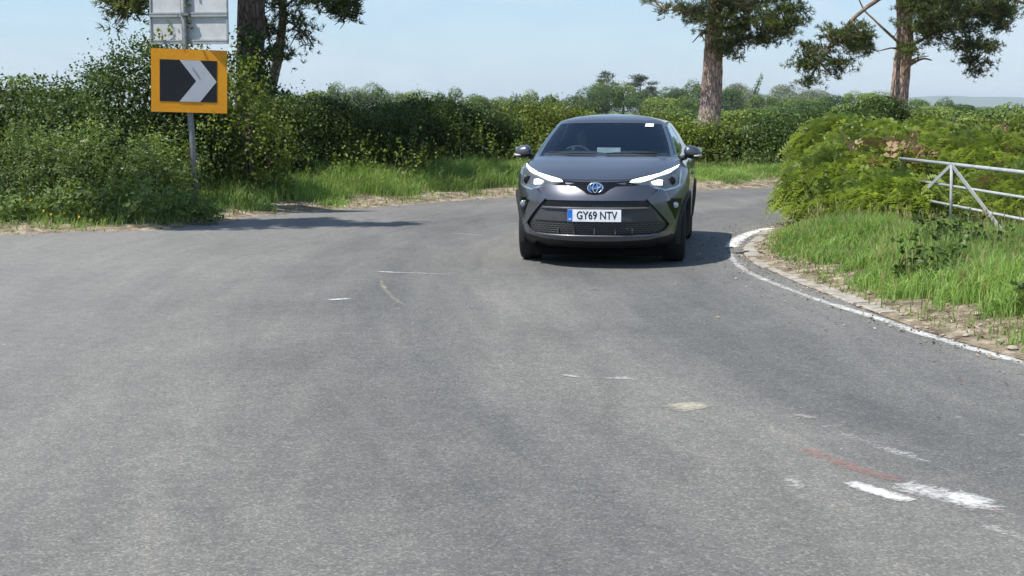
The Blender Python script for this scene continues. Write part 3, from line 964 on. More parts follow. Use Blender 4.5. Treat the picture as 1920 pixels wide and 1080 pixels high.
lobed('hawthorn_bush', 'dark rounded shrub in front of the far hedge between the car and the bracken bank', 'bush',
      [(6.1, 32.4, .55, .7, .6, .72), (6.8, 32.2, .4, .5, .5, .55), (5.6, 32.0, .3, .45, .4, .42)], .05, m_bush, 260, 22, .11, 60, .45, 14, 90)
lobed('bramble', 'pale weedy brambles at the foot of the far hedge beside the bracken bank', 'bramble',
      [(7.2, 31.4, .4, .5, .4, .45), (6.5, 31.2, .25, .5, .4, .32), (5.2, 31.4, .22, .5, .35, .28)], .055, m_weed, 180, 18, .10, 60, .4, 10, 60)
# ---- grass
def grass(name, label, n, edge, d0, d1, poly, zf, h, wd, m, straw=.05, dens_pow=1.0, clump=.5):
    P = np.array(poly)
    lo, hi = P.min(0), P.max(0)
    out = []
    while sum(len(a) for a in out) < n:
        c = rng.uniform(lo, hi, (n, 2))
        c = c[inside(c, P)]
        d = seg_dist(c, edge)
        rag = d0 * (1 + .55 * np.sin(c[:, 0] * 3.1 + c[:, 1] * 2.3) + .35 * np.sin(c[:, 0] * 9.1 - c[:, 1] * 7.7))
        pr = np.clip((d - rag) / .35, 0.05, 1) * (d > d0 * .25)
        k = np.sin(c[:, 0] * 4.7 + 1.3 * np.sin(c[:, 1] * 3.3)) * np.sin(c[:, 1] * 5.1 + np.sin(c[:, 0] * 2.9))
        pr *= np.clip(.75 + clump * k, .1, 1)
        c = c[(rng.random(len(c)) < pr) & (d < d1)]
        out.append(c)
        if len(c) == 0: break
    c = np.concatenate(out)[:n]
    d = seg_dist(c, edge)
    z = zf(c)
    base = np.stack([c[:, 0], c[:, 1], z - .01], 1)
    hs = rng.uniform(h[0], h[1], len(c)) * np.interp(d, [0, d0, d0 + 1.1], [.15, .32, 1.0])
    hs *= 1 + .25 * np.sin(c[:, 0] * 1.9 + 2) * np.sin(c[:, 1] * 1.3)
    hs *= np.where((c[:, 0] > 4.0) & (c[:, 1] > 11) & (c[:, 1] < 18), .58, 1.0)
    hs *= np.where((c[:, 0] > 2.2) & (c[:, 1] > 24), .36, 1.0)
    tint = np.clip(rng.random(len(c)) * .72 + .18 + .12 * np.sin(c[:, 0] * 3 + c[:, 1] * 2.1), 0, .92)
    tint = np.where(rng.random(len(c)) < straw, 1.0, tint)
    g = blades(base, hs, rng.uniform(.7, 1.3, len(c)) * wd, rng.uniform(.1, .75, len(c)), tint, (.5, -.2, 0))
    ns = len(c) // 130                       # flowering stems with pale seed heads
    i = rng.choice(len(c), ns)
    sb = base[i]; sh_ = hs[i] * 1.1 + .05
    sl = rng.uniform(.05, .35, ns)
    a_ = rng.uniform(0, 6.28, ns)
    dd = np.stack([np.cos(a_), np.sin(a_), np.zeros(ns)], 1)
    tipp = sb + dd * (sl * sh_)[:, None] + np.array([0, 0, 1]) * sh_[:, None]
    sw = np.stack([np.ones(ns), np.zeros(ns), np.zeros(ns)], 1) * .0022
    g.append((np.stack([sb - sw, sb + sw, tipp + sw, tipp - sw], 1), np.full(ns, .97)))
    hw_ = np.stack([np.ones(ns), np.zeros(ns), np.zeros(ns)], 1) * .007
    up_ = unit(dd * .35 + np.array([0, 0, 1])) * .05
    g.append((np.stack([tipp - up_, tipp + hw_, tipp + up_, tipp - hw_], 1), np.full(ns, 1.0)))
    o = cards(name, g, m)
    return tag(o, label, 'grass', None, 'stuff')
def litter(name, label, n, line, d1, zf, box, sz, seed):
    c = rng.uniform(box[0], box[1], (n * 6, 2))
    d_ = seg_dist(c, line)
    keep = (d_ < d1) & (d_ > .14) & (rng.random(len(c)) < .9 * np.exp(-d_ / d1))
    c = c[keep][:n]
    keep = inside(c, lpoly if seed else rpoly)
    c = c[keep]
    L = rng.uniform(*sz, len(c))
    C = np.stack([c[:, 0], c[:, 1], zf(c) + L * .25], 1)
    o = cards(name, [leaves(C, L, L * .55, 1.6)], m_litter)
    return tag(o, label, 'litter', None, 'stuff')
m_litter = None
def road_grit():
    c = np.concatenate([rng.uniform((1.2, 6), (4.2, 19), (26000, 2)), rng.uniform((-9, 14), (5, 28), (30000, 2))])
    rd = inside(c, roadpoly)
    d_ = np.minimum(seg_dist(c, RIGHT), seg_dist(c, LEFT))
    c = c[rd & (rng.random(len(c)) < .5 * np.exp(-d_ / .22))]
    L = rng.uniform(.008, .035, len(c))
    o = cards('road_grit', [leaves(np.stack([c[:, 0], c[:, 1], .006 + L * .2], 1), L, L * .7, 1.6)], m_litter)
    return tag(o, 'loose grit and bits of straw swept to the edges of the road', 'grit', None, 'stuff')
m_litter = leaf_mat('dry_litter', (.07, .045, .025), (.40, .33, .24), .05, .9, (.5, .47, .42), 3, .3)
GL = Ld
grass('grass', 'long sunlit grass along the verge in front of the dark hedge', 60000, GL, .5, 5.2,
      [g2(330, 424), g2(480, 405), g2(700, 388), g2(850, 376), g2(960, 369), (3.6, 27.0), (6.5, 28.5), (8, 31.5), (4.5, 33), (.8, 30.6), (-2.5, 27), (-5.4, 22.6)], z_left, (.25, .62), .012, m_grass, .07)
grass('grass', 'short rough grass at the road edge below the nettles', 16000, GL, .18, 3.2,
      [(-11, 16.4), (-6.4, 17.2), (-4.6, 18.0), (-3.9, 20.2), (-5.2, 21.6), (-8, 20.5), (-12, 20)], z_left, (.12, .34), .013, m_grass, .05)
GR = RIGHT
grass('grass', 'tall lush grass on the right-hand bank in front of the gate', 120000, GR, .36, 5,
      [g2(1440, 432), g2(1425, 470), g2(1560, 556), g2(1700, 610), g2(1920, 678), (4.6, 6.5), (6.2, 8), (6.0, 13), (5.0, 16.6), (4.0, 17.2)], z_right, (.15, .46), .0085, m_grass, .06, clump=.75)

litter('leaf_litter', 'dry leaf litter and grit along the edge of the right-hand verge', 5200, RIGHT, 1.1, z_right, ((1.8, 5.5), (6.5, 19)), (.012, .05), 0)
litter('leaf_litter', 'dry leaf litter along the foot of the left-hand verge', 5200, LEFT, .9, z_left, ((-9, 16), (6, 29)), (.015, .06), 1)
road_grit()
# ---- small things on the verge
m_stone = noisy_mat('pale_stone', [(.3, (.26, .22, .17)), (.7, (.42, .38, .32))], 30, .9, 4, .4, .005)
stone_me = None
for (sx, sy, r_) in [(1833, 590, .045), (1812, 616, .03), (1876, 628, .03), (1610, 560, .022), (1690, 578, .025), (1738, 600, .022), (1900, 640, .04), (1668, 590, .015), (1540, 520, .025), (1770, 612, .02)]:
    q = ground(sx, sy, .07)
    if stone_me is None:
        bm = bmesh.new()
        bmesh.ops.create_icosphere(bm, subdivisions=3, radius=1.0)
        for vv in bm.verts:
            vv.co *= 1 + .16 * math.sin(vv.co.x * 3 + 1) * math.sin(vv.co.y * 4) + .1 * math.sin(vv.co.z * 5 + vv.co.x * 3)
            vv.co.z *= .6
        stone_me = bpy.data.meshes.new('stone'); bm.to_mesh(stone_me); bm.free()
        o = link('stone', stone_me, m_stone, None, True)
    else:
        o = bpy.data.objects.new('stone', stone_me); COL.objects.link(o)
    zz = float(z_right(np.array([[q.x, q.y]]))[0])
    o.location = (q.x, q.y, zz + r_ * .3)
    r_ *= .7
    o.scale = (r_, r_ * 1.2, r_)
    o.rotation_euler = (0, 0, random.uniform(0, 6))
    tag(o, 'small pale stone lying on the gravelly edge of the right-hand verge', 'stone', 'stones on the right-hand verge')

m_yel = mat('yellow_petal', (.75, .42, .02), .5)
m_stem = mat('flower_stem', (.07, .13, .03), .6)
for (fx, fy, Y) in [(82, 401, 18.35), (93, 403, 18.5), (121, 400, 18.3), (149, 420, 18.2), (184, 362, 18.8), (96, 408, 18.2), (58, 375, 18.6), (128, 392, 18.5)]:
    q = at(fx, fy, Y)
    zb = float(z_left(np.array([[q.x, q.y]]))[0])
    fr = empty('yellow_flower', (q.x, q.y, zb))
    tag(fr, 'small yellow flower among the low weeds at the road edge', 'flower', 'yellow flowers in the weeds')
    hq = max(.12, q.z - zb)
    MB().tube([(0, 0, 0), (.01, 0, hq * .5), (0, -.01, hq)], [.004, .003, .003], 5).build('stem', m_stem, fr)
    mb = MB()
    for k in range(9):
        a = 2 * math.pi * k / 9
        d = Vector((math.cos(a), math.sin(a) * .5 - .5, math.sin(a) * .8 + .1)).normalized()
        e = Vector((-d.z, 0, d.x)) * .008
        o = Vector((0, -.01, hq))
        mb.add([o, o + d * .012 + e * .7, o + d * .024, o + d * .012 - e * .7], [(0, 1, 2, 3)])
    mb.build('petals', m_yel, fr)

# ---- the three Scots pines near the road
def pine(name, label, base, trunk, rad, limbs, masses, ncrown, crown, needle=.13, M=9, nw=.022, bark=None):
    """trunk: points up the stem; limbs: polylines with a start radius; masses: ellipsoids of shoots (x,y,z,rx,ry,rz,n)"""
    root = empty(name, base)
    tag(root, label, 'tree')
    inv = Matrix.Translation(-Vector(base))
    pts = smooth_line(trunk, 5)
    rr = np.interp(np.linspace(0, 1, len(pts)), np.linspace(0, 1, len(rad)), rad)
    t_ = MB().tube(pts, list(rr), 18, True, .035).build('trunk', bark or m_bark, root, True)
    t_.matrix_parent_inverse = inv
    mb = MB()
    for line, r0 in limbs:
        q = smooth_line(line, 5)
        mb.tube(q, list(np.linspace(r0, max(r0 * .3, .008), len(q))), 8, True, .06)
    # branchlets reach from the limbs into the needle masses
    LP = np.array([p for line, _ in limbs for p in smooth_line(line, 5)] + [p for p in pts[len(pts) // 2:]])
    C, D = [], []
    for (x, y, z, a, b, c, n) in masses + crown:
        k = max(4, n // 24)
        cc = np.array([x, y, z]) + runit(k) * (rng.random(k) ** .45)[:, None] * np.array([a, b, c])
        for q in cc[: min(k, 26)]:
            j = np.argmin(np.linalg.norm(LP - q, axis=1))
            mid_ = (LP[j] + q) / 2 + rng.normal(0, .12, 3)
            mb.tube([LP[j], mid_, q], [.022, .014, .006], 5, False)
        per = max(2, int(n * .95) // k)
        cl = np.repeat(cc, per, 0) + rng.normal(size=(k * per, 3)) * np.array([.15, .15, .08])
        C.append(cl)
        D.append(unit(runit(len(cl)) * .6 + unit(cl - np.array([x, y, z - c])) * .6 + np.array([0, 0, .45])))
    l_ = mb.build('limbs', m_limb, root, True)
    l_.matrix_parent_inverse = inv
    V, tn = spray_needles(np.concatenate(C), np.concatenate(D), needle, nw, M)
    n_ = cards('needles', [(V, tn)], m_needle, root)
    n_.matrix_parent_inverse = inv
    return root
def mass(px_, py_, Y, rx, ry, n, rdep=None):
    """needle mass seen at a photo position, radii in photo pixels"""
    q = at(px_, py_, Y); s = Y / FPX
    return (q.x, q.y, q.z, rx * s, (rdep or rx) * s, ry * s, n)
def V3(px_, py_, Y):
    return tuple(at(px_, py_, Y))

# middle pine
Y = 40.0
bx = at(1330, 300, Y).x
pine('scots_pine', 'scots pine with a straight trunk rising behind the hedge, just right of the car', (bx, Y, 0),
     [(bx - .02, Y, -.1), V3(1329, 240, Y), V3(1334, 170, Y), V3(1337, 110, Y), V3(1339, 50, Y), V3(1345, -30, Y), V3(1350, -160, Y), V3(1345, -330, Y), V3(1350, -520, Y)],
     [.34, .33, .30, .275, .235, .22, .2, .15, .05],
     [([V3(1340, 105, Y), V3(1362, 92, Y - .1), V3(1385, 70, Y - .4), V3(1405, 20, Y - .6), V3(1430, -60, Y - .8)], .09),
      ([V3(1342, 60, Y), V3(1390, 45, Y - .2), V3(1440, 35, Y - .3), V3(1490, 42, Y - .5)], .06),
      ([V3(1340, 30, Y), V3(1310, 25, Y - .5), V3(1280, 20, Y - .8), V3(1245, 18, Y - 1)], .05),
      ([V3(1345, -10, Y), V3(1410, -30, Y + .3), V3(1470, -30, Y + .5), V3(1530, -60, Y + .6)], .08),
      ([V3(1345, -40, Y), V3(1280, -80, Y), V3(1210, -90, Y + .4)], .08),
      ([V3(1340, 60, Y), V3(1326, 62, Y - .1), V3(1314, 63, Y - .15)], .03)],
     [mass(1362, 30, Y - .5, 48, 38, 520), mass(1405, 52, Y - .3, 60, 34, 560), mass(1400, 15, Y, 60, 40, 480), mass(1450, 45, Y - .4, 45, 34, 330), mass(1480, 22, Y - .3, 40, 26, 260), mass(1500, 35, Y - .3, 18, 9, 60), mass(1425, 80, Y - .2, 26, 14, 130), mass(1360, 78, Y - .6, 22, 28, 170), mass(1310, 40, Y - .6, 26, 14, 120), mass(1296, 22, Y - .5, 30, 16, 130), mass(1262, 16, Y - .8, 26, 14, 90), mass(1470, 62, Y - .2, 26, 12, 90), mass(1318, 62, Y - .4, 12, 8, 30), mass(1330, -2, Y - .5, 50, 18, 250), mass(1215, -2, Y - .5, 20, 8, 50), mass(1380, 100, Y - .3, 16, 8, 30)],
     900, [mass(1350, -120, Y, 150, 90, 700), mass(1450, -90, Y, 110, 70, 420), mass(1250, -110, Y, 100, 60, 320), mass(1350, -320, Y, 170, 110, 800), mass(1350, -480, Y, 110, 80, 350)], .12, 11, .015)

# right pine
bx = at(1680, 300, Y).x
pine('scots_pine', 'scots pine with a forked snag and a hanging branch on its left', (bx, Y, 0),
     [(bx - .05, Y, -.1), V3(1681, 238, Y), V3(1686, 180, Y), V3(1692, 120, Y), V3(1697, 70, Y), V3(1694, 10, Y), V3(1690, -60, Y), V3(1696, -200, Y), V3(1700, -360, Y), V3(1690, -540, Y)],
     [.32, .29, .255, .245, .235, .20, .19, .16, .11, .05],
     [([V3(1696, 90, Y), V3(1682, 77, Y - .3), V3(1660, 57, Y - .3), V3(1638, 36, Y - .2), V3(1620, 18, Y), V3(1606, -12, Y)], .05),
      ([V3(1690, -60, Y), V3(1672, -20, Y - .2), V3(1645, 0, Y - .5), V3(1620, 18, Y - .8), V3(1590, 45, Y - 1), V3(1560, 85, Y - 1.1), V3(1530, 125, Y - 1)], .085),
      ([V3(1692, 150, Y), V3(1700, 128, Y - .4), V3(1716, 116, Y - .5), V3(1732, 110, Y - .6), V3(1747, 113, Y - .6)], .06),
      ([V3(1695, 122, Y), V3(1718, 109, Y - .3), V3(1741, 105, Y - .4)], .035),
      ([V3(1686, 196, Y), V3(1673, 184, Y - .3), V3(1660, 181, Y - .4)], .03),
      ([V3(1694, 92, Y), V3(1682, 91, Y - .2), V3(1671, 90, Y - .3)], .06),
      ([V3(1698, 92, Y), V3(1718, 80, Y - .3), V3(1745, 66, Y - .5), V3(1790, 45, Y - .6), V3(1840, 20, Y - .6)], .06),
      ([V3(1795, 40, Y - .6), V3(1808, 60, Y - .6), V3(1815, 95, Y - .6), V3(1838, 120, Y - .6)], .03),
      ([V3(1694, 0, Y), V3(1780, -20, Y), V3(1870, -10, Y + .2), V3(1930, 10, Y + .3)], .09),
      ([V3(1694, -80, Y), V3(1620, -130, Y), V3(1560, -140, Y)], .09)],
     [mass(1600, 65, Y - 1, 34, 32, 300), mass(1565, 85, Y - 1.1, 42, 40, 430), mass(1530, 110, Y - 1, 34, 30, 300), mass(1605, 85, Y - .9, 38, 18, 180), mass(1508, 126, Y - 1, 20, 12, 80), mass(1522, 152, Y - 1, 18, 12, 80), mass(1560, 138, Y - .9, 18, 8, 50), mass(1625, 80, Y - .8, 20, 12, 70),
      mass(1735, 25, Y - .8, 55, 34, 620), mass(1745, 55, Y - .6, 50, 18, 300), mass(1790, 25, Y - .4, 60, 40, 620), mass(1840, 20, Y - .4, 60, 40, 600), mass(1870, 35, Y - .3, 36, 30, 300), mass(1815, 80, Y - .5, 46, 20, 260), mass(1840, 100, Y - .5, 40, 16, 170), mass(1838, 126, Y - .5, 24, 12, 110), mass(1705, 85, Y - .7, 16, 26, 120), mass(1885, 8, Y, 34, 22, 240), mass(1800, 85, Y - .4, 20, 10, 60), mass(1720, 5, Y - .7, 40, 24, 300), mass(1790, -10, Y, 110, 26, 500), mass(1745, 82, Y - .6, 24, 8, 50)],
     900, [mass(1690, -140, Y, 170, 90, 650), mass(1820, -110, Y, 120, 70, 400), mass(1570, -130, Y, 100, 60, 280), mass(1690, -340, Y, 180, 110, 800), mass(1690, -500, Y, 110, 80, 300)], .12, 11, .015)

# left pine behind the sign, its ivy and its slim leaning neighbour
Y = 26.0
bx = at(470, 300, Y).x
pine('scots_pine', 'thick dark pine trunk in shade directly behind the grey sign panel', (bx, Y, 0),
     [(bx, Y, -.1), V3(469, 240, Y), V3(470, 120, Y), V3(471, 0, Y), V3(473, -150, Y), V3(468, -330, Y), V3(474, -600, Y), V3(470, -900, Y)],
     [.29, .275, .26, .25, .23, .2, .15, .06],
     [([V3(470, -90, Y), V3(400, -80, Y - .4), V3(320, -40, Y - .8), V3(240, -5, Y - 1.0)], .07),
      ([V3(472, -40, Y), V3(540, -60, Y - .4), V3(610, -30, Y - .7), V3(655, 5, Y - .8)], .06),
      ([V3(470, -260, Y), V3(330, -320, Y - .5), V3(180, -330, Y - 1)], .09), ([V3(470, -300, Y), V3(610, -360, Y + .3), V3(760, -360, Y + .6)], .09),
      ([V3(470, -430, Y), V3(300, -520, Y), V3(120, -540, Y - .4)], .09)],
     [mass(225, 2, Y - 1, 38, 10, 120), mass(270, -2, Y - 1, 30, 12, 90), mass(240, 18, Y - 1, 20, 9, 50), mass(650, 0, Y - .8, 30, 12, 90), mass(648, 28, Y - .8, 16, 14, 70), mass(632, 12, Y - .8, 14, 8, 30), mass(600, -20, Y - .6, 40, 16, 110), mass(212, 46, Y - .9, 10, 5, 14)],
     900, [mass(340, -330, Y - 1.2, 150, 70, 1500), mass(190, -330, Y - 1.2, 130, 70, 1100), mass(300, -500, Y - 1.4, 190, 100, 2200), mass(90, -540, Y, 150, 90, 700), mass(290, -420, Y, 150, 80, 1300), mass(360, -250, Y - .2, 90, 50, 700), mass(420, -140, Y - .3, 60, 30, 300)], .13, 11, .018, m_bark_shade)
Y = 27.0
bx = at(500, 300, Y).x
pine('slim_pine', 'slim leaning pine with orange bark and dark tufts right of the thick trunk', (bx, Y, 0),
     [(bx, Y, -.1), V3(503, 200, Y), V3(512, 150, Y), V3(522, 105, Y), V3(529, 50, Y), V3(530, 10, Y), V3(526, -60, Y), V3(530, -200, Y), V3(535, -330, Y)],
     [.12, .11, .10, .095, .08, .075, .07, .05, .02],
     [([V3(525, 60, Y), V3(540, 42, Y - .2), V3(556, 50, Y - .3), V3(572, 62, Y - .3)], .03), ([V3(520, 110, Y), V3(505, 80, Y - .2), V3(500, 40, Y - .3)], .03), ([V3(528, 20, Y), V3(550, 0, Y - .2), V3(570, -5, Y - .3)], .03)],
     [mass(572, 12, Y - .3, 14, 14, 60), mass(545, 25, Y - .3, 14, 22, 70), mass(570, 62, Y - .3, 14, 9, 45), mass(558, 42, Y - .3, 8, 8, 20), mass(505, 55, Y - .3, 10, 40, 110), mass(536, 95, Y - .3, 10, 12, 40), mass(510, 105, Y - .3, 12, 14, 50), mass(548, 108, Y - .2, 6, 6, 14), mass(515, 5, Y - .3, 16, 16, 60), mass(575, 84, Y - .3, 6, 6, 14)],
     300, [mass(530, -110, Y, 60, 36, 160), mass(535, -240, Y, 70, 50, 160)], .10, 10, .014)
lobed('ivy', 'dark ivy climbing the shaded pine trunk behind the chevron sign', 'ivy',
      [(-4.85, 25.5, 1.6, .42, .35, .9), (-4.72, 25.6, 2.45, .34, .3, .55), (-4.45, 25.4, 1.35, .45, .35, .65)], .065, m_bush, 260, 20, .07, 20, .3, 10, 60)
# a pine out of the frame on the left: its shade falls across the verge and the road
pine('scots_pine', 'pine beyond the left edge whose shade reaches the road', (-13.6, 17.0, 0),
     [(-13.6, 17.0, -.1), (-13.5, 17, 3), (-13.4, 17.0, 7), (-13.4, 17.0, 12)], [.3, .26, .2, .06],
     [([(-13.4, 17.0, 7), (-11.5, 17.0, 7.8), (-9, 16.8, 8.2), (-7.2, 16.9, 8.1)], .09), ([(-13.4, 17, 8), (-14.6, 17, 9), (-15.6, 17, 9.4)], .07)],
     [], 0, [(-8.8, 16.9, 8.1, 1.1, .95, .3, 1200), (-7.5, 17.1, 8.0, 1.0, .8, .25, 820), (-6.2, 16.9, 7.9, .8, .3, .15, 260), (-14.0, 16.6, 10.5, 1.3, 1.3, .9, 500), (-15, 17, 9, 1.2, 1, .6, 300)], .16, 10, .03)

# ---- trees far across the fields
m_far = {
    'green': leaf_mat('far_green_leaf', (.06, .108, .022), (.16, .235, .05), .25, .6, None, .18, .3),
    'bright': leaf_mat('far_bright_leaf', (.105, .16, .028), (.225, .30, .065), .25, .6, None, .18, .3),
    'dark': leaf_mat('far_dark_leaf', (.036, .078, .02), (.10, .165, .042), .25, .6, None, .18, .3),
    'pale': leaf_mat('far_willow_leaf', (.14, .17, .11), (.27, .31, .22), .25, .6, None, .18, .3),
    'pine': leaf_mat('far_pine_needles', (.040, .060, .035), (.095, .115, .06), .15, .6, None, .18, .3)}
m_fartrunk = noisy_mat('far_trunk_bark', [(.3, (.09, .075, .06)), (.7, (.19, .16, .13))], 2, .9, 4, 0)
def far_tree(name, label, cx, wpx, top, Y, kind, shape='round', group=None):
    q = at(cx, top, Y)
    s = Y / FPX
    H, rx = q.z, wpx * s / 2
    lo = max(.4, H * .12)
    root = empty(name, (q.x, Y, 0))
    tag(root, label, 'tree', group)
    lob = []
    if shape == 'round':
        lob.append((0, 0, lo + (H - lo) * .5, rx * .78, rx * .7, (H - lo) * .5))
        for k in range(9):
            a = random.uniform(0, 6.28); u = random.uniform(.15, .82)
            rr = rx * .62 * math.sin(math.pi * min(.9, max(.2, u)))
            lob.append((math.cos(a) * rr, math.sin(a) * rr, lo + (H - lo) * u, rx * random.uniform(.28, .46), rx * .4, (H - lo) * random.uniform(.14, .22)))
    elif shape == 'tiers':
        for k in range(16):
            u = random.uniform(.45, .97)
            ww = rx * (1.05 - .9 * abs(u - .74) / .3)
            lob.append((random.uniform(-.75, .75) * ww, random.uniform(-.4, .4) * ww, H * u - abs(ww) * .05, rx * random.uniform(.22, .42), rx * .3, H * random.uniform(.03, .06)))
    elif shape == 'lean':
        for k in range(6):
            u = k / 5
            lob.append((rx * (-.7 + 1.5 * u), 0, H * (.35 + .60 * u), rx * (.62 - .38 * u), rx * .5, H * .09))
    gs = []
    leaf = max(.16, 1.9 * s)
    for (x, y, z, a, b, c) in lob:
        n = int(max(60, 5.5 * (a * c + a * b) / leaf ** 2))
        n = min(n, 2400)
        d = runit(n)
        rr = 1 + rng.normal(0, .09 if shape == 'round' else .28, n)
        C = np.array([x, y, z]) + d * rr[:, None] * np.array([a, b, c])
        kp = C[:, 2] > .1
        C = C[kp]
        gs.append(leaves(C, leaf * 1.25, leaf, d[kp] * 1.3 + np.array([0, 0, .25]), np.clip(rng.random(len(C)) * .75 + .2 * random.random(), 0, 1)))
    cards('crown', gs, m_far[kind], root)
    mb = MB()
    mb.tube([(0, 0, -.05), (.05 * rx, 0, H * .3), (0, 0, H * .8)] if shape != 'lean' else [(-rx * .7, 0, -.05), (-rx * .5, 0, H * .4), (rx * .6, 0, H * .9)], [.035 * H, .026 * H, .01 * H], 7)
    for k in range(4):
        a = random.uniform(0, 6.28)
        mb.tube([(0, 0, H * .35), (math.cos(a) * rx * .3, math.sin(a) * rx * .3, H * .55), (math.cos(a) * rx * .55, math.sin(a) * rx * .5, H * .7)], [.014 * H, .01 * H, .004 * H], 5)
    mb.build('trunk', m_fartrunk, root)
    return root
FT = [
 # cx, width, top, distance, kind, shape, label
 (30, 130, 146, 60, 'green', 'round', 'broad green tree rising over the bushes at the far left edge'),
 (120, 110, 166, 80, 'bright', 'round', 'low light green tree between the left edge and the hawthorn bush'),
 (545, 90, 178, 260, 'bright', 'round', 'low bright tree just right of the slim leaning pine'),
 (596, 70, 172, 260, 'bright', 'round', 'rounded bright tree left of the first tall dome on the skyline'),
 (632, 44, 156, 280, 'green', 'round', 'first tall dome-shaped tree above the dark hedge'),
 (664, 50, 164, 280, 'green', 'round', 'tree in the dip between the two tall domes on the skyline'),
 (698, 56, 157, 280, 'green', 'round', 'second tall dome-shaped tree above the dark hedge'),
 (742, 60, 174, 290, 'green', 'round', 'low green tree right of the two tall domes'),
 (785, 84, 170, 290, 'bright', 'round', 'wide flat-topped bright tree above the middle of the dark hedge'),
 (824, 30, 173, 270, 'green', 'round', 'narrow green tree right of the flat-topped bright one'),
 (853, 34, 164, 270, 'green', 'round', 'small tree with a knobbly top standing alone above the hedge'),
 (890, 64, 178, 300, 'green', 'round', 'low green tree in the gap of sky left of the car'),
 (938, 60, 182, 300, 'green', 'round', 'lowest tree of the skyline left of the car'),
 (968, 34, 178, 300, 'green', 'round', 'small round tree above the left end of the sunlit hedge'),
 (994, 34, 169, 300, 'bright', 'round', 'rounded tree left of the gap above the car bonnet'),
 (1028, 36, 180, 310, 'dark', 'round', 'dark low tree above the left roof corner of the car'),
 (1043, 14, 176, 310, 'green', 'round', 'tiny narrow tree above the car roof'),
 (1075, 60, 181, 280, 'dark', 'round', 'dark shrubby tree above the middle of the car roof'),
 (1110, 76, 163, 280, 'dark', 'round', 'wide dark tree in front of the ragged pine'),
 (1138, 44, 134, 300, 'pine', 'tiers', 'ragged dark pine, taller of the pair left, above the car'),
 (1136, 70, 150, 290, 'green', 'round', 'green tree hiding the foot of the ragged pine'),
 (1168, 50, 156, 290, 'bright', 'round', 'light green tree between the two skyline pines'),
 (1200, 62, 135, 300, 'pine', 'tiers', 'flat-topped umbrella-like pine above the car'),
 (1218, 40, 158, 300, 'pine', 'tiers', 'drooping lower pine right of the flat-topped one'),
 (1205, 66, 172, 270, 'dark', 'round', 'dark tree at the foot of the flat-topped pine'),
 (1258, 66, 164, 280, 'dark', 'round', 'dark green tree left of the middle pine trunk'),
 (1290, 50, 178, 240, 'green', 'round', 'green tree beside the left of the middle pine trunk'),
 (1300, 40, 151, 310, 'green', 'round', 'tall hazy tree touching the middle pine trunk'),
 (1240, 80, 183, 180, 'bright', 'round', 'wide bright tree over the right of the car roof'),
 (1368, 62, 168, 260, 'dark', 'round', 'dark round tree just right of the middle pine trunk'),
 (1382, 64, 158, 340, 'pale', 'round', 'pale willow behind the dark round tree'),
 (1404, 50, 168, 310, 'pale', 'round', 'pale willow at the foot of the leaning poplar'),
 (1417, 22, 141, 310, 'green', 'lean', 'slender leaning poplar sticking up from the willows'),
 (1428, 60, 178, 280, 'green', 'round', 'green tree below the leaning poplar'),
 (1478, 84, 161, 330, 'pale', 'round', 'largest pale willow, between the two pine trunks'),
 (1528, 64, 168, 330, 'pale', 'round', 'pale willow under the hanging pine branch'),
 (1500, 110, 184, 260, 'green', 'round', 'wide green tree in front of the largest willow'),
 (1560, 60, 178, 280, 'dark', 'round', 'dark tree right of the willows'),
 (1602, 50, 172, 290, 'bright', 'round', 'hazy bright tree left of the big bright dome'),
 (1650, 90, 172, 230, 'bright', 'round', 'big bright dome of a tree touching the right-hand pine trunk'),
 (1595, 90, 196, 200, 'bright', 'round', 'low bright tree under the hanging branch'),
 (1718, 60, 186, 260, 'green', 'round', 'green tree just right of the right-hand pine trunk'),
 (1773, 34, 183, 250, 'green', 'round', 'small round tree standing clear below the blue hills'),
 (1800, 60, 196, 260, 'dark', 'round', 'dark low tree right of the small round one'),
 (1845, 66, 201, 300, 'green', 'round', 'low hazy tree below the blue hills'),
 (1752, 80, 200, 220, 'bright', 'round', 'low bright tree in front of the small round one'),
 (1895, 60, 194, 120, 'bright', 'round', 'light tree at the right edge below the hills'),
 (1345, 60, 205, 120, 'bright', 'round', 'bright bush of the field hedge behind the middle trunk'),
 (1560, 100, 208, 110, 'bright', 'round', 'long bright bush in the field left of the right-hand trunk'),
 (1420, 90, 203, 120, 'green', 'round', 'green field bush between the two pine trunks'),
 (1720, 90, 206, 100, 'green', 'round', 'green field bush right of the right-hand trunk'),
 (1480, 90, 201, 130, 'dark', 'round', 'dark field bush behind the tall end of the far hedge'),
 (1380, 70, 207, 100, 'bright', 'round', 'small bright field bush just right of the middle trunk'),
 (1640, 80, 203, 110, 'green', 'round', 'green field bush at the left foot of the right-hand trunk'),
 (1800, 100, 207, 95, 'bright', 'round', 'wide bright field bush below the low hazy tree'),
 (1880, 100, 205, 95, 'green', 'round', 'green field bush at the right edge above the brambles'),
 (1270, 80, 203, 120, 'green', 'round', 'green field bush behind the right roof corner of the car'),
]
for (cx, wp, top, Y, kd, shp, lab) in FT:
    far_tree({'pale': 'willow_tree', 'pine': 'pine_tree'}.get(kd, 'poplar_tree' if shp == 'lean' else 'broadleaf_tree'), lab, cx, wp * 1.12, top, Y, kd, shp, 'trees far across the fields')

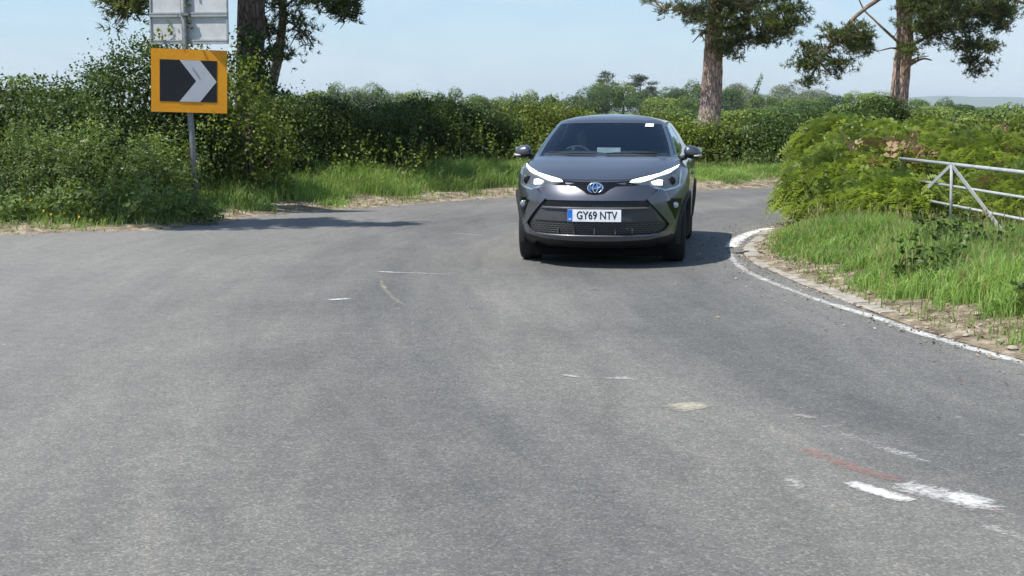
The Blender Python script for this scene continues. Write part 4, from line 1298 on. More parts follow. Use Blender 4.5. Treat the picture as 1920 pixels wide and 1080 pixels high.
# ================================================================== SIGN
m_galv = noisy_mat('galvanised_steel', [(.3, (.16, .17, .175)), (.7, (.28, .29, .295))], 18, .5, 4, .1, .004)
m_galv.node_tree.nodes['Principled BSDF'].inputs['Metallic'].default_value = .55
m_alu = noisy_mat('weathered_aluminium', [(.3, (.40, .42, .43)), (.7, (.50, .52, .53))], 4, .55, 6, .05, .004, fine=(30, .06))
m_alud = noisy_mat('aluminium_channel', [(.3, (.24, .26, .27)), (.7, (.33, .35, .36))], 8, .5, 4, .05, .004)
m_org = noisy_mat('amber_sign_face', [(.3, (.70, .28, .010)), (.7, (.78, .33, .012))], 3, .45, 5, 0, fine=(20, .06))
m_blk = noisy_mat('black_sign_face', [(.3, (.010, .011, .014)), (.7, (.016, .017, .021))], 3, .45, 4, 0)
m_wht = noisy_mat('white_sign_face', [(.3, (.42, .43, .46)), (.7, (.52, .53, .56))], 3, .4, 4, 0)
YS = 20.6
sx = at(362, 300, YS).x
sg = empty('road_sign', (sx, YS, 0))
tag(sg, 'black and white chevron sign with an amber border on a tall post, grey panel above', 'road sign')
k = YS / FPX
MB().tube([(.02, 0, 0), (0, 0, 1.0), (-.06, 0, 2.4), (-.10, 0, 3.95)], .044, 14).build('pole', m_galv, sg, True)
def zc(py_): return at(960, py_, YS).z
def xc(px_): return at(px_, 300, YS).x - sx
# chevron panel in its own plane: face leans a little to the right
cx_, cz_ = (xc(294) + xc(429)) / 2, (zc(93) + zc(211)) / 2
W_, H_ = (429 - 292) * k, (zc(93) - zc(211))
pn = empty('chevron_panel', (cx_, -.075, cz_), R(6)); pn.parent = sg
pn.rotation_euler = (0, R(1.6), R(11))
def plate(name, w_, h_, y0, th, m, par, bev=.0):
    mb = MB(); mb.box((0, y0, 0), (w_, th, h_)); return mb.build(name, m, par)
plate('backing', W_, H_, .0, .02, m_org, pn)
iw, ih = (411 - 308) * k, (zc(113) - zc(191))
ox = (359.5 - 361) * k
mb = MB(); mb.box((ox, -.013, .0), (iw, .004, ih)); mb.build('black_field', m_blk, pn)
a = iw / 2; b = ih / 2
tx = ox + a - .004
cw = (380 - 343) * k
sl = (411 - 381) * k
v1 = [(tx - sl - cw, b - .002), (tx - sl, b - .002), (tx, 0), (tx - sl, -b + .002), (tx - sl - cw, -b + .002), (tx - cw, 0)]
mb = MB(); mb.add([(x, -.0185, z) for x, z in v1] + [(x, -.0155, z) for x, z in v1], [(0, 1, 2, 5), (5, 2, 3, 4)] + [(i, i + 6, (i + 1) % 6 + 6, (i + 1) % 6) for i in range(6)])
mb.build('white_chevron', m_wht, pn)
# grey panel above: two sheets in aluminium channels
up = empty('grey_panel', ((xc(278) + xc(437)) / 2, .07, 0)); up.parent = sg
up.rotation_euler = (0, R(.5), R(-15))
W2 = (437 - 278) * k
ztop = 3.75
z1, z2, zm = zc(81), ztop, zc(27)
mb = MB(); mb.box((0, 0, (z1 + z2) / 2), (W2, .012, z2 - z1)); mb.build('sheet', m_alu, up)
for zz in (z1 + .02, zm, ztop - .03):
    mb = MB(); mb.box((0, -.026, zz), (W2 * 1.0, .04, .065)); mb.box((0, -.048, zz + .018), (W2, .006, .018)); mb.build('channel', m_alud, up)
for xx in (-W2 / 2 + .012, W2 / 2 - .012):
    mb = MB(); mb.box((xx, -.017, (z1 + z2) / 2), (.022, .022, z2 - z1 - .1)); mb.build('edge_strip', m_alud, up)
for zz in (zm, ztop - .03, cz_ + .25, cz_ - .25):
    mb = MB(); mb.box((-.045 if zz > 2 else -.02, -.02, zz), (.11, .11, .04)); mb.build('clip', m_galv, sg)
lobed('ivy', 'leafy shoots hanging over the top of the chevron sign', 'ivy',
      [(sx + .0, YS + .0, 2.50, .16, .05, .05), (sx - .58, YS + .0, 2.35, .05, .04, .14), (sx - .25, YS + .2, 2.58, .35, .1, .12), (sx + .62, YS + .1, 2.1, .10, .15, .35), (sx + .35, YS - .1, 1.2, .22, .12, .2), (sx - .1, YS - .15, .75, .25, .12, .35), (sx - .05, YS - .0, 3.1, .04, .03, .4)],
      .045, m_hedge_y, 90, 8, .045, 14, .2, 0, 20)

# ================================================================== GATE
m_gate = noisy_mat('rusty_galvanised_gate', [(.35, (.28, .30, .31)), (.6, (.40, .42, .425)), (.74, (.26, .18, .13))], 5, .5, 6, .15, .004, fine=(60, .15))
g0, g1 = Vector((4.92, 17.7, 0)), Vector((5.06, 12.5, 0))
gt = empty('field_gate', g0)
gd = (g1 - g0); GLn = gd.length
gt.rotation_euler = (0, 0, math.atan2(gd.y, gd.x))
tag(gt, 'weathered galvanised five-bar field gate half buried in bracken on the right', 'gate')
zs = [.945, .70, .485, .27]
for zz in zs:
    MB().tube([(0, 0, zz), (GLn, 0, zz)], .021 if zz == zs[0] else .016, 12).build('rail', m_gate, gt, True)
ax = (17.7 - 15.65)
MB().tube([(ax, -.03, zs[0]), (ax + .05, -.03, zs[-1])], .017, 8).build('upright', m_gate, gt, True)
mb = MB()
def flat(mb, a, b, wd=.045, th=.008, y=-.032):
    a, b = Vector((a[0], y, a[1])), Vector((b[0], y, b[1]))
    d = (b - a).normalized(); s = Vector((-d.z, 0, d.x)) * wd / 2; n = Vector((0, th / 2, 0))
    mb.add([a - s - n, a + s - n, b + s - n, b - s - n, a - s + n, a + s + n, b + s + n, b - s + n], [(0, 1, 2, 3), (7, 6, 5, 4), (0, 4, 5, 1), (1, 5, 6, 2), (2, 6, 7, 3), (3, 7, 4, 0)])
flat(mb, (ax, zs[0]), (ax + 1.75, zs[-1])); mb.build('brace', m_gate, gt)
mb = MB(); flat(mb, (ax, zs[0]), (ax - 1.75, zs[-1])); mb.build('brace', m_gate, gt)
for xx in (.02, GLn - .02):
    MB().tube([(xx, 0, .14), (xx, 0, zs[0] + .02)], .024, 10).build('end_post', m_gate, gt, True)
# ================================================================== CAR
def paint():
    m = mat('dark_grey_metallic_paint', (.050, .051, .058), .3, .8, .5, 1.0)
    t = m.node_tree; p = t.nodes['Principled BSDF']
    n = noise(t, objvec(t), 900, 2)
    r = ramp(t, [(.3, (.084, .087, .103)), (.7, (.132, .136, .158))]); t.links.new(n.outputs['Fac'], r.inputs[0])
    t.links.new(r.outputs[0], p.inputs['Base Color'])
    d = noise(t, objvec(t), 5, 5); r2 = N(t, 'ShaderNodeMapRange'); r2.inputs['To Min'].default_value = .36; r2.inputs['To Max'].default_value = .42
    t.links.new(d.outputs['Fac'], r2.inputs['Value']); t.links.new(r2.outputs[0], p.inputs['Roughness'])
    return m
m_paint = paint()
def plain(name, c, rough, **kw):
    m = noisy_mat(name, [(.3, tuple(x * .85 for x in c)), (.7, tuple(min(1, x * 1.15) for x in c))], 14, rough, 4, 0, **{})
    p = m.node_tree.nodes['Principled BSDF']
    for k, v in kw.items():
        p.inputs[k].default_value = v
    return m
m_plas = plain('black_plastic', (.016, .017, .018), .55)
m_gplas = plain('grey_plastic', (.075, .078, .084), .4)
m_gloss = plain('gloss_black', (.006, .006, .007), .12)
m_rubber = plain('tyre_rubber', (.018, .018, .019), .8)
m_alloy = plain('alloy_rim', (.22, .22, .23), .3, Metallic=.9)
m_chrome = plain('chrome', (.75, .76, .78), .12, Metallic=1.0)
m_lens = plain('lamp_housing', (.14, .155, .17), .15, Metallic=.5)
m_lampedge = plain('lamp_bezel', (.42, .45, .48), .2, Metallic=.8)
m_drl = mat('daytime_lamp', (.8, .9, .9), .3, emit=(.86, 1.0, .95), estr=1.2)
m_low = mat('dipped_lamp', (.8, .8, .8), .3, emit=(1, 1, .93), estr=1.8)
m_plate = plain('number_plate_white', (.74, .76, .80), .35)
m_blue = plain('number_plate_blue', (.02, .16, .62), .35)
m_ink = plain('number_plate_ink', (.012, .012, .014), .4)
m_embl = plain('emblem_blue', (.02, .13, .36), .15)
m_dash = plain('dashboard', (.05, .052, .055), .6)
m_seat = plain('seat_fabric', (.06, .06, .066), .9)
m_sticker = plain('white_sticker', (.70, .74, .70), .5)
m_screen = plain('dash_display', (.45, .50, .50), .25)
m_indic = plain('indicator_lens', (.5, .48, .45), .2)
def glass(name, tint, refl=1.0):
    m = bpy.data.materials.new(name); m.use_nodes = True
    t = m.node_tree; t.nodes.clear()
    o = N(t, 'ShaderNodeOutputMaterial'); g = N(t, 'ShaderNodeBsdfGlossy'); tr = N(t, 'ShaderNodeBsdfTransparent')
    fr = N(t, 'ShaderNodeFresnel'); fr.inputs['IOR'].default_value = 1.5
    g.inputs['Roughness'].default_value = .02; g.inputs['Color'].default_value = (.72, .88, 1.0, 1)
    n = noise(t, objvec(t), 6, 4)
    r = ramp(t, [(.3, tuple(x * .9 for x in tint)), (.7, tint)]); t.links.new(n.outputs['Fac'], r.inputs[0]); t.links.new(r.outputs[0], tr.inputs['Color'])
    mx_ = N(t, 'ShaderNodeMixShader')
    t.links.new(math_n(t, 'MULTIPLY', fr.outputs[0], refl, True), mx_.inputs[0])
    t.links.new(tr.outputs[0], mx_.inputs[1]); t.links.new(g.outputs[0], mx_.inputs[2]); t.links.new(mx_.outputs[0], o.inputs['Surface'])
    return m
m_wind = glass('windscreen_glass', (.66, .76, .80), .85)
m_side = glass('side_glass', (.16, .19, .20), 1.2)

CARY = FPX / 192.0
CARX = 155 / FPX * CARY
car = empty('parked_car', (CARX, CARY, 0), R(-8.6))
car.name = 'car'
tag(car, 'dark grey metallic crossover car with lit headlights coming round the bend', 'car')

NF, NS, NR = 30, 44, 14
def outline(hw, yf, dc, zf, zs, yr=4.36, dr=.5, zr=None, p=2.6, q=1.6, pinch=0.0):
    zr = zs if zr is None else zr
    pts = []
    for i in range(NF + 1):
        th = i / NF * math.pi / 2
        x = hw * math.sin(th) ** (2 / p) if i else 0.0
        u = 1 - (math.cos(th) ** (2 / q) if i < NF else 0.0)
        pts.append((x, yf + dc * u, zf + (zs - zf) * u))
    ys, ye = yf + dc, yr - dr
    for i in range(1, NS):
        y = ys + (ye - ys) * i / NS
        pts.append((hw * (1 - pinch * math.exp(-((y - 2.25) / .62) ** 2)), y, zs + (zr - zs) * max(0, (i / NS - .3) / .7) ** 1.5))
    for i in range(NR + 1):
        th = (1 - i / NR) * math.pi / 2
        x = hw * math.sin(th) ** (2 / 3.0) if i < NR else 0.0
        u = math.cos(th) ** (2 / 1.9)
        pts.append((x, ye + dr * u, zr))
    return np.array(pts)
ROWS = [
 outline(.74, .42, .70, .17, .17, 4.20, .5, .22, pinch=.03),
 outline(.83, .20, .86, .21, .19, 4.30, .5, .26, pinch=.035),
 outline(.868, .06, .92, .275, .25, 4.34, .5, .3, pinch=.04),
 outline(.884, .012, .94, .35, .33, 4.35, .5, .36, pinch=.045),
 outline(.890, .0, .95, .45, .45, 4.36, .5, .5, pinch=.05),
 outline(.894, .0, .95, .56, .57, 4.36, .5, .62, pinch=.05),
 outline(.8975, .004, .95, .655, .69, 4.34, .5, .74, pinch=.045),
 outline(.896, .028, .95, .725, .79, 4.30, .5, .84, pinch=.035),
 outline(.890, .070, .94, .790, .87, 4.26, .5, .92, pinch=.025),
 outline(.880, .112, .92, .838, .925, 4.24, .48, .98, pinch=.02),
 outline(.862, .165, .88, .866, .962, 4.23, .46, 1.02, pinch=.015),
 outline(.838, .27, .80, .905, .988, 4.22, .44, 1.05, 3.0, 1.8),
 outline(.812, .46, .68, .965, 1.012, 4.20, .42, 1.08, 3.2, 1.9),
 outline(.788, .72, .48, 1.025, 1.038, 4.18, .40, 1.11, 3.4, 2.0),
 outline(.762, 1.00, .27, 1.078, 1.062, 4.14, .40, 1.14, 3.6, 2.0),
 outline(.722, 1.30, .23, 1.195, 1.17, 4.02, .40, 1.22, 3.6, 2.0),
 outline(.672, 1.58, .20, 1.305, 1.28, 3.85, .40, 1.31, 3.6, 2.0),
 outline(.610, 1.86, .17, 1.412, 1.385, 3.66, .40, 1.40, 3.6, 2.0),
 outline(.560, 1.96, .16, 1.450, 1.430, 3.60, .36, 1.43, 3.6, 2.0),
 outline(.420, 2.12, .14, 1.484, 1.472, 3.46, .30, 1.455, 3.2, 2.0),
 outline(.20, 2.32, .10, 1.503, 1.500, 3.36, .2, 1.475, 3.0, 2.0),
 outline(.002, 2.45, .02, 1.507, 1.507, 3.30, .05, 1.48, 3.0, 2.0)]
G = np.stack(ROWS)
SUBR = 4
def catmull_rows(G, n):
    out = []
    P = np.concatenate([2 * G[:1] - G[1:2], G, 2 * G[-1:] - G[-2:-1]])
    for i in range(1, len(P) - 2):
        p0, p1, p2, p3 = P[i - 1:i + 3]
        for k in range(n):
            t = k / n
            c = .5 * ((2 * p1) + (p2 - p0) * t + (2 * p0 - 5 * p1 + 4 * p2 - p3) * t * t + (3 * p1 - p0 - 3 * p2 + p3) * t ** 3)
            lin = p1 * (1 - t) + p2 * t
            out.append(.8 * c + .2 * lin)
    out.append(G[-1])
    return np.array(out)
GG = catmull_rows(G, SUBR)
NRW, NCL = GG.shape[:2]
# both halves: columns run right half (x>0) then mirrored
FULL = np.concatenate([GG[:, ::-1] * np.array([-1, 1, 1]), GG[:, 1:]], 1)       # left ... centre front is column NCL-1
NC2 = FULL.shape[1]
def cidx(j, side):
    return NCL - 1 + side * j
AXF, AXR, WR = .93, 3.57, .335
def face_set(test):
    f = []
    for r in range(NRW - 1):
        for c in range(NC2 - 1):
            j = abs(c + .5 - (NCL - 1)) - .5          # half column index
            side = 1 if c >= NCL - 1 else -1
            if test(r / SUBR, j, side):
                f.append((r * NC2 + c, r * NC2 + c + 1, (r + 1) * NC2 + c + 1, (r + 1) * NC2 + c))
    return f
FV = FULL.reshape(-1, 3)
def centre(q):
    return FV[list(q)].mean(0)
def in_arch(q):
    c = centre(q)
    return abs(c[0]) > .58 and min(math.hypot(c[1] - AXF, c[2] - WR), math.hypot(c[1] - AXR, c[2] - WR)) < .375
def from_faces(name, faces, m, parent, off=0.0, smooth=True):
    used = sorted({i for q in faces for i in q})
    mp_ = {i: k for k, i in enumerate(used)}
    me = bpy.data.meshes.new(name)
    V = FV[used]
    me.from_pydata([tuple(v) for v in V], [], [tuple(mp_[i] for i in q) for q in faces])
    me.update()
    bm = bmesh.new(); bm.from_mesh(me)
    bmesh.ops.remove_doubles(bm, verts=bm.verts, dist=.0004)
    bmesh.ops.recalc_face_normals(bm, faces=bm.faces)
    cx = np.mean([f.calc_center_median() for f in bm.faces], 0)
    s = sum((f.calc_center_median() - Vector((0, 2.2, .7))).dot(f.normal) * f.calc_area() for f in bm.faces)
    if s < 0:
        bmesh.ops.reverse_faces(bm, faces=bm.faces)
    if off:
        for v in bm.verts:
            v.co += v.normal * off
    bm.to_mesh(me); bm.free()
    return link(name, me, m, parent, smooth)
JW = 19            # windscreen columns reach this far from the centre
JS0, JS1 = 22, 60  # side glass columns
BONR = (10, 13.75)
def isbon(r, j): return BONR[0] <= r < BONR[1] and j < 21
def iswind(r, j): return 14.0 <= r < 16.9 and j < JW
def isside(r, j): return 14.25 <= r < 16.75 and JS0 <= j < JS1
def isdoor(r, j): return 2 <= r < 14 and 31 <= j < 50
def isrear(r, j): return 14.25 <= r < 16.75 and j > NF + NS + 2
shell = [q for q in face_set(lambda r, j, s: r < 14 and not isbon(r, j) and not isdoor(r, j)) if not in_arch(q)]
body = from_faces('body', shell, m_paint, car)
bonnet = from_faces('bonnet', face_set(lambda r, j, s: isbon(r, j)), m_paint, car, .004)
for sd_ in (1, -1):
    d_ = from_faces('door', [q for q in face_set(lambda r, j, s: isdoor(r, j) and s == sd_) if not in_arch(q)], m_paint, car, .001)
    mb = MB()
    mb.tube([(sd_ * .892, 2.0, .86), (sd_ * .915, 2.02, .87), (sd_ * .915, 2.16, .875), (sd_ * .892, 2.18, .87)], .012, 8)
    mb.build('handle', m_paint, d_, True)
roof = from_faces('roof', face_set(lambda r, j, s: r >= 14 and not iswind(r, j) and not isside(r, j) and not isrear(r, j)), m_paint, car)
wind = from_faces('windscreen', face_set(lambda r, j, s: iswind(r, j)), m_wind, car, -.003)
for sd_ in (1, -1):
    from_faces('side_window', face_set(lambda r, j, s: isside(r, j) and s == sd_), m_side, car, -.002)
from_faces('rear_window', face_set(lambda r, j, s: isrear(r, j)), m_side, car, -.002)
# projection surface
tree = BVHTree.FromPolygons([tuple(v) for v in FV], face_set(lambda r, j, s: r < 21))
def proj(x, z, off):
    h = tree.ray_cast(Vector((x, -2, z)), Vector((0, 1, 0)))
    if h[0] is None:
        h = tree.ray_cast(Vector((x * .98, -2, z)), Vector((0, 1, 0)))
    if h[0] is None:
        return Vector((x, .5, z))
    n = h[1]
    if n.y > 0: n = -n
    return h[0] + n * off
def patch(name, poly, off, m, parent, step=.03, depth=.03, smooth=True, mirror=0, edge=.02):
    """a panel whose outline is given in front view (x, z), laid on the body surface and given thickness"""
    pl = [(x * (-1 if mirror else 1), z) for x, z in poly]
    if mirror: pl = pl[::-1]
    P = []
    for a, b in zip(pl, pl[1:] + pl[:1]):
        n = max(1, int(math.hypot(b[0] - a[0], b[1] - a[1]) / edge))
        P += [(a[0] + (b[0] - a[0]) * k / n, a[1] + (b[1] - a[1]) * k / n) for k in range(n)]
    PA = np.array(P)
    lo, hi = PA.min(0), PA.max(0)
    gx, gy = np.meshgrid(np.arange(lo[0], hi[0], step), np.arange(lo[1], hi[1], step))
    Gp = np.stack([gx.ravel(), gy.ravel()], 1)
    Gp = Gp[inside(Gp, PA)] if len(Gp) else Gp
    if len(Gp): Gp = Gp[seg_dist(Gp, P + [P[0]]) > step * .4]
    pts = P + [tuple(q) for q in Gp]
    n = len(P)
    v2, e, f, *_ = delaunay_2d_cdt([Vector(q) for q in pts], [(i, (i + 1) % n) for i in range(n)], [list(range(n))], 1, 1e-6)
    V = [proj(v[0], v[1], off) for v in v2]
    bm = bmesh.new()
    bv = [bm.verts.new(v) for v in V]
    for q in f:
        try: bm.faces.new([bv[i] for i in q])
        except ValueError: pass
    bm.normal_update()
    if sum(fc.normal.y for fc in bm.faces) > 0:
        bmesh.ops.reverse_faces(bm, faces=bm.faces)
    ed = [e for e in bm.edges if len(e.link_faces) == 1]
    r = bmesh.ops.extrude_edge_only(bm, edges=ed)
    for v in [g for g in r['geom'] if isinstance(g, bmesh.types.BMVert)]:
        v.co.y += depth
    me = bpy.data.meshes.new(name); bm.to_mesh(me); bm.free()
    o = link(name, me, m, parent)
    me.polygons.foreach_set('use_smooth', [True] * len(me.polygons))
    try:
        me.set_sharp_from_angle(angle=R(40))
    except Exception:
        pass
    return o

# ---- front: black lower apron, then the painted pieces standing proud of it
patch('lower_valance', [(-.82, .30), (-.70, .335), (.70, .335), (.82, .30), (.80, .22), (.5, .195), (-.5, .195), (-.80, .22)], .006, m_plas, car)
patch('chin_shade', [(-.79, .225), (.79, .225), (.70, .178), (-.70, .178)], .004, plain('chin_shade_black', (.006, .006, .006), .95), car)  # near-black strip added for the deep shade below the bumper
# upper black strip from lamp to lamp, dipping under the emblem
up_top = [(.34, .866), (.20, .850), (.0, .846)]
patch('upper_grille', [(-.42, .868), (-.34, .862), (-.2, .850), (0, .846), (.2, .850), (.34, .862), (.42, .868), (.47, .826), (.34, .812), (.19, .806), (.135, .778), (.075, .735), (0, .727), (-.075, .735), (-.135, .778), (-.19, .806), (-.34, .812), (-.47, .826)], .004, m_gloss, car)
# painted band under it
patch('bumper_band', [(-.60, .792), (-.48, .818), (-.36, .806), (-.20, .800), (-.145, .774), (-.085, .730), (0, .720), (.085, .730), (.145, .774), (.20, .800), (.36, .806), (.48, .818), (.60, .792), (.53, .72), (.485, .672), (-.485, .672), (-.53, .72)], .016, m_paint, car)
patch('air_slot', [(-.50, .672), (.50, .672), (.535, .602), (-.535, .602)], .003, m_gloss, car)
patch('slot_trim', [(-.52, .612), (.52, .612), (.545, .588), (-.545, .588)], .018, m_gplas, car, .02)
m_panel = plain('plate_panel_plastic', (.056, .058, .063), .42)
def ledge(name, xs, zf, off, r_, m):
    MB().tube([proj(x, zf(x), off) for x in xs], [r_ * (.35 if i in (0, len(xs) - 1) else 1) for i in range(len(xs))], 10).build(name, m, car, True)
ledge('trim_moulding', [-.53 + 1.06 * i / 24 for i in range(25)], lambda x: .597, .016, .013, m_gplas)
ledge('lip_moulding', [-.60 + 1.2 * i / 30 for i in range(31)], lambda x: .334 + .16 * max(0, abs(x) - .42) ** 1.6, .024, .014, m_paint)
patch('plate_panel', [(-.545, .590), (.545, .590), (.608, .470), (-.608, .470)], .012, m_panel, car)
def mesh_grille():
    m = mat('honeycomb_grille', rough=.4)
    t = m.node_tree; p = t.nodes['Principled BSDF']
    c = N(t, 'ShaderNodeTexCoord'); s = N(t, 'ShaderNodeSeparateXYZ'); cb = N(t, 'ShaderNodeCombineXYZ')
    t.links.new(c.outputs['Object'], s.inputs[0]); t.links.new(s.outputs[0], cb.inputs[0]); t.links.new(s.outputs[2], cb.inputs[1])
    b = N(t, 'ShaderNodeTexBrick')
    b.inputs['Color1'].default_value = (.004, .004, .005, 1); b.inputs['Color2'].default_value = (.007, .007, .008, 1); b.inputs['Mortar'].default_value = (.05, .052, .054, 1)
    b.inputs['Scale'].default_value = 10; b.inputs['Brick Width'].default_value = .44; b.inputs['Row Height'].default_value = .21; b.inputs['Mortar Size'].default_value = .050
    b.inputs['Mortar Smooth'].default_value = .2
    t.links.new(cb.outputs[0], b.inputs['Vector']); t.links.new(b.outputs['Color'], p.inputs['Base Color'])
    bump(t, b.outputs['Fac'], .8, .02, p)
    return m
patch('lower_grille', [(-.615, .472), (.615, .472), (.685, .425), (.62, .365), (.54, .338), (-.54, .338), (-.62, .365), (-.685, .425)], .004, mesh_grille(), car)
for xx in (-.36, -.2, 0, .2, .36):
    q = proj(xx, .37, .012); mb = MB(); mb.box((q.x, q.y, .375), (.012, .02, .06)); mb.build('grille_fin', m_gplas, car)
# painted lower lip, sweeping up at its ends
patch('lower_lip', [(-.735, .425), (-.70, .43), (-.655, .372), (-.56, .336), (-.3, .326), (0, .324), (.3, .326), (.56, .336), (.655, .372), (.70, .43), (.735, .425), (.70, .325), (.5, .296), (0, .288), (-.5, .296), (-.70, .325)], .022, m_paint, car, .02)
for mi in (0, 1):
    patch('bumper_arm', [(.485, .684), (.60, .772), (.655, .752), (.70, .665), (.665, .655), (.695, .58), (.755, .44), (.745, .405), (.70, .425), (.635, .515), (.555, .612)], .026, m_paint, car, .02, .04, mirror=mi)
    fs_ = patch('fog_lamp_surround', [(.63, .668), (.70, .682), (.83, .672), (.82, .60), (.80, .55), (.765, .45), (.70, .575)], .004, m_gloss, car, .02, mirror=mi)
    # fog lamp
    q = proj((.757 if not mi else -.757), .612, .012)
    mb = MB(); mb.tube([(q.x, q.y + .02, q.z), (q.x, q.y - .006, q.z), (q.x, q.y - .012, q.z)], [.034, .033, .024], 16)
    f_ = mb.build('fog_lamp', m_lampedge, car, True)
    # headlight: housing, bezel rim, daytime strip, projectors
    hl = patch('headlight', [(.315, .840), (.345, .852), (.46, .878), (.60, .912), (.72, .952), (.785, .985), (.812, .955), (.805, .80), (.765, .775), (.655, .750), (.60, .765), (.52, .800), (.41, .822)], .010, m_lens, car, .02, .05, mirror=mi)
    patch('bezel', [(.52, .800), (.60, .765), (.655, .750), (.765, .775), (.805, .80), (.812, .945), (.792, .94), (.785, .812), (.755, .792), (.66, .770), (.61, .784), (.53, .817)], .016, m_lampedge, hl, .02, .02, mirror=mi)
    patch('daytime_strip', [(.325, .836), (.345, .852), (.46, .879), (.60, .913), (.72, .954), (.785, .985), (.768, .958), (.70, .922), (.625, .893), (.56, .872), (.50, .852), (.43, .836)], .022, m_drl, hl, .02, .02, mirror=mi)
    patch('dipped_unit', [(.525, .838), (.59, .858), (.632, .852), (.628, .808), (.55, .812)], .020, m_low, hl, .015, .02, mirror=mi)
    q = proj((.715 if not mi else -.715), .845, .012)
    mb = MB(); mb.tube([(q.x, q.y + .03, q.z), (q.x, q.y - .004, q.z), (q.x, q.y - .014, q.z)], [.045, .044, .03], 18)
    mb.build('projector_lens', m_gloss, hl, True)
    # wheel arch cladding
    sg_ = -1 if mi else 1
    for ay in (AXF, AXR):
        mb = MB()
        nn = 26
        prof = [(.345, -.05), (.345, .012), (.365, .020), (.395, .014), (.402, -.03)]
        vs, fs = [], []
        for i in range(nn + 1):
            a = R(-18) + (R(216)) * i / nn
            for (rr, ox_) in prof:
                y, z = ay + math.cos(a) * rr, WR + math.sin(a) * rr
                hit = tree.ray_cast(Vector((sg_ * 2, y, max(z, .23))), Vector((-sg_, 0, 0)))
                xs_ = abs(hit[0].x) if hit[0] is not None else .86
                xs_ = max(xs_, .80)
                vs.append((sg_ * (xs_ + ox_), y, max(z, .17)))
        m5 = len(prof)
        for i in range(nn):
            for k_ in range(m5 - 1):
                fs.append((i * m5 + k_, i * m5 + k_ + 1, (i + 1) * m5 + k_ + 1, (i + 1) * m5 + k_))
        mb.add(vs, fs); mb.build('wheel_arch', m_plas, car, True)

# bonnet shut line and cowl
# emblem: blue oval in a chrome ring with two crossed ovals
q = proj(0, .795, .0)
em = empty('emblem', (0, q.y - .018, .797)); em.parent = car
em.rotation_euler = (R(-14), 0, 0)
def oval(mb, cx, cz, rx, rz, tk, y):
    n = 40
    vs, fs = [], []
    for i in range(n):
        a = 2 * math.pi * i / n
        for (dr, dy) in ((-tk, 0), (-tk * .4, -.007), (tk * .4, -.007), (tk, 0)):
            vs.append((cx + math.cos(a) * (rx + dr), y + dy, cz + math.sin(a) * (rz + dr)))
    for i in range(n):
        i2 = (i + 1) % n
        for k_ in range(3):
            fs.append((i * 4 + k_, i * 4 + k_ + 1, i2 * 4 + k_ + 1, i2 * 4 + k_))
    mb.add(vs, fs)
mb = MB()
n = 40
mb.add([(0, .004, 0)] + [(math.cos(2 * math.pi * i / n) * .072, .006, math.sin(2 * math.pi * i / n) * .050) for i in range(n)], [(0, 1 + (i + 1) % n, 1 + i) for i in range(n)])
mb.build('badge_field', m_embl, em, True)
mb = MB()
oval(mb, 0, 0, .074, .051, .0065, .003); oval(mb, 0, .020, .052, .026, .0055, .002); oval(mb, 0, 0, .023, .047, .0055, -.001)
mb.build('badge_ring', m_chrome, em, True)

# number plate
q = proj(0, .53, .0)
pl_ = empty('number_plate', (0, q.y - .030, .531)); pl_.parent = car
mb = MB(); mb.box((0, 0, 0), (.524, .008, .118)); b_ = mb.build('plate', m_plate, pl_)
mb = MB(); mb.box((-.2385, -.0052, 0), (.045, .003, .114)); mb.build('blue_band', m_blue, pl_)
def text(body, size, loc, m, parent, name, xs=1.0, thick=.0):
    cu = bpy.data.curves.new(name, 'FONT')
    cu.body = body; cu.size = size; cu.align_x = 'CENTER'; cu.align_y = 'CENTER'
    cu.extrude = .0012; cu.offset = thick
    tmp = bpy.data.objects.new(name + '_curve', cu); COL.objects.link(tmp)
    bpy.context.view_layer.update()
    me = bpy.data.meshes.new_from_object(tmp.evaluated_get(bpy.context.evaluated_depsgraph_get()))
    bpy.data.objects.remove(tmp); bpy.data.curves.remove(cu)
    me.name = name
    me.materials.clear()
    o = link(name, me, m, parent)
    o.location = loc; o.rotation_euler = (R(90), 0, 0); o.scale = (xs, 1, 1)
    return o
text('GY69 NTV', .108, (.024, -.0056, -.001), m_ink, pl_, 'registration', .80, .0012)
text('GB', .026, (-.2385, -.0075, -.035), m_sticker, pl_, 'country_code', .9, .0006)

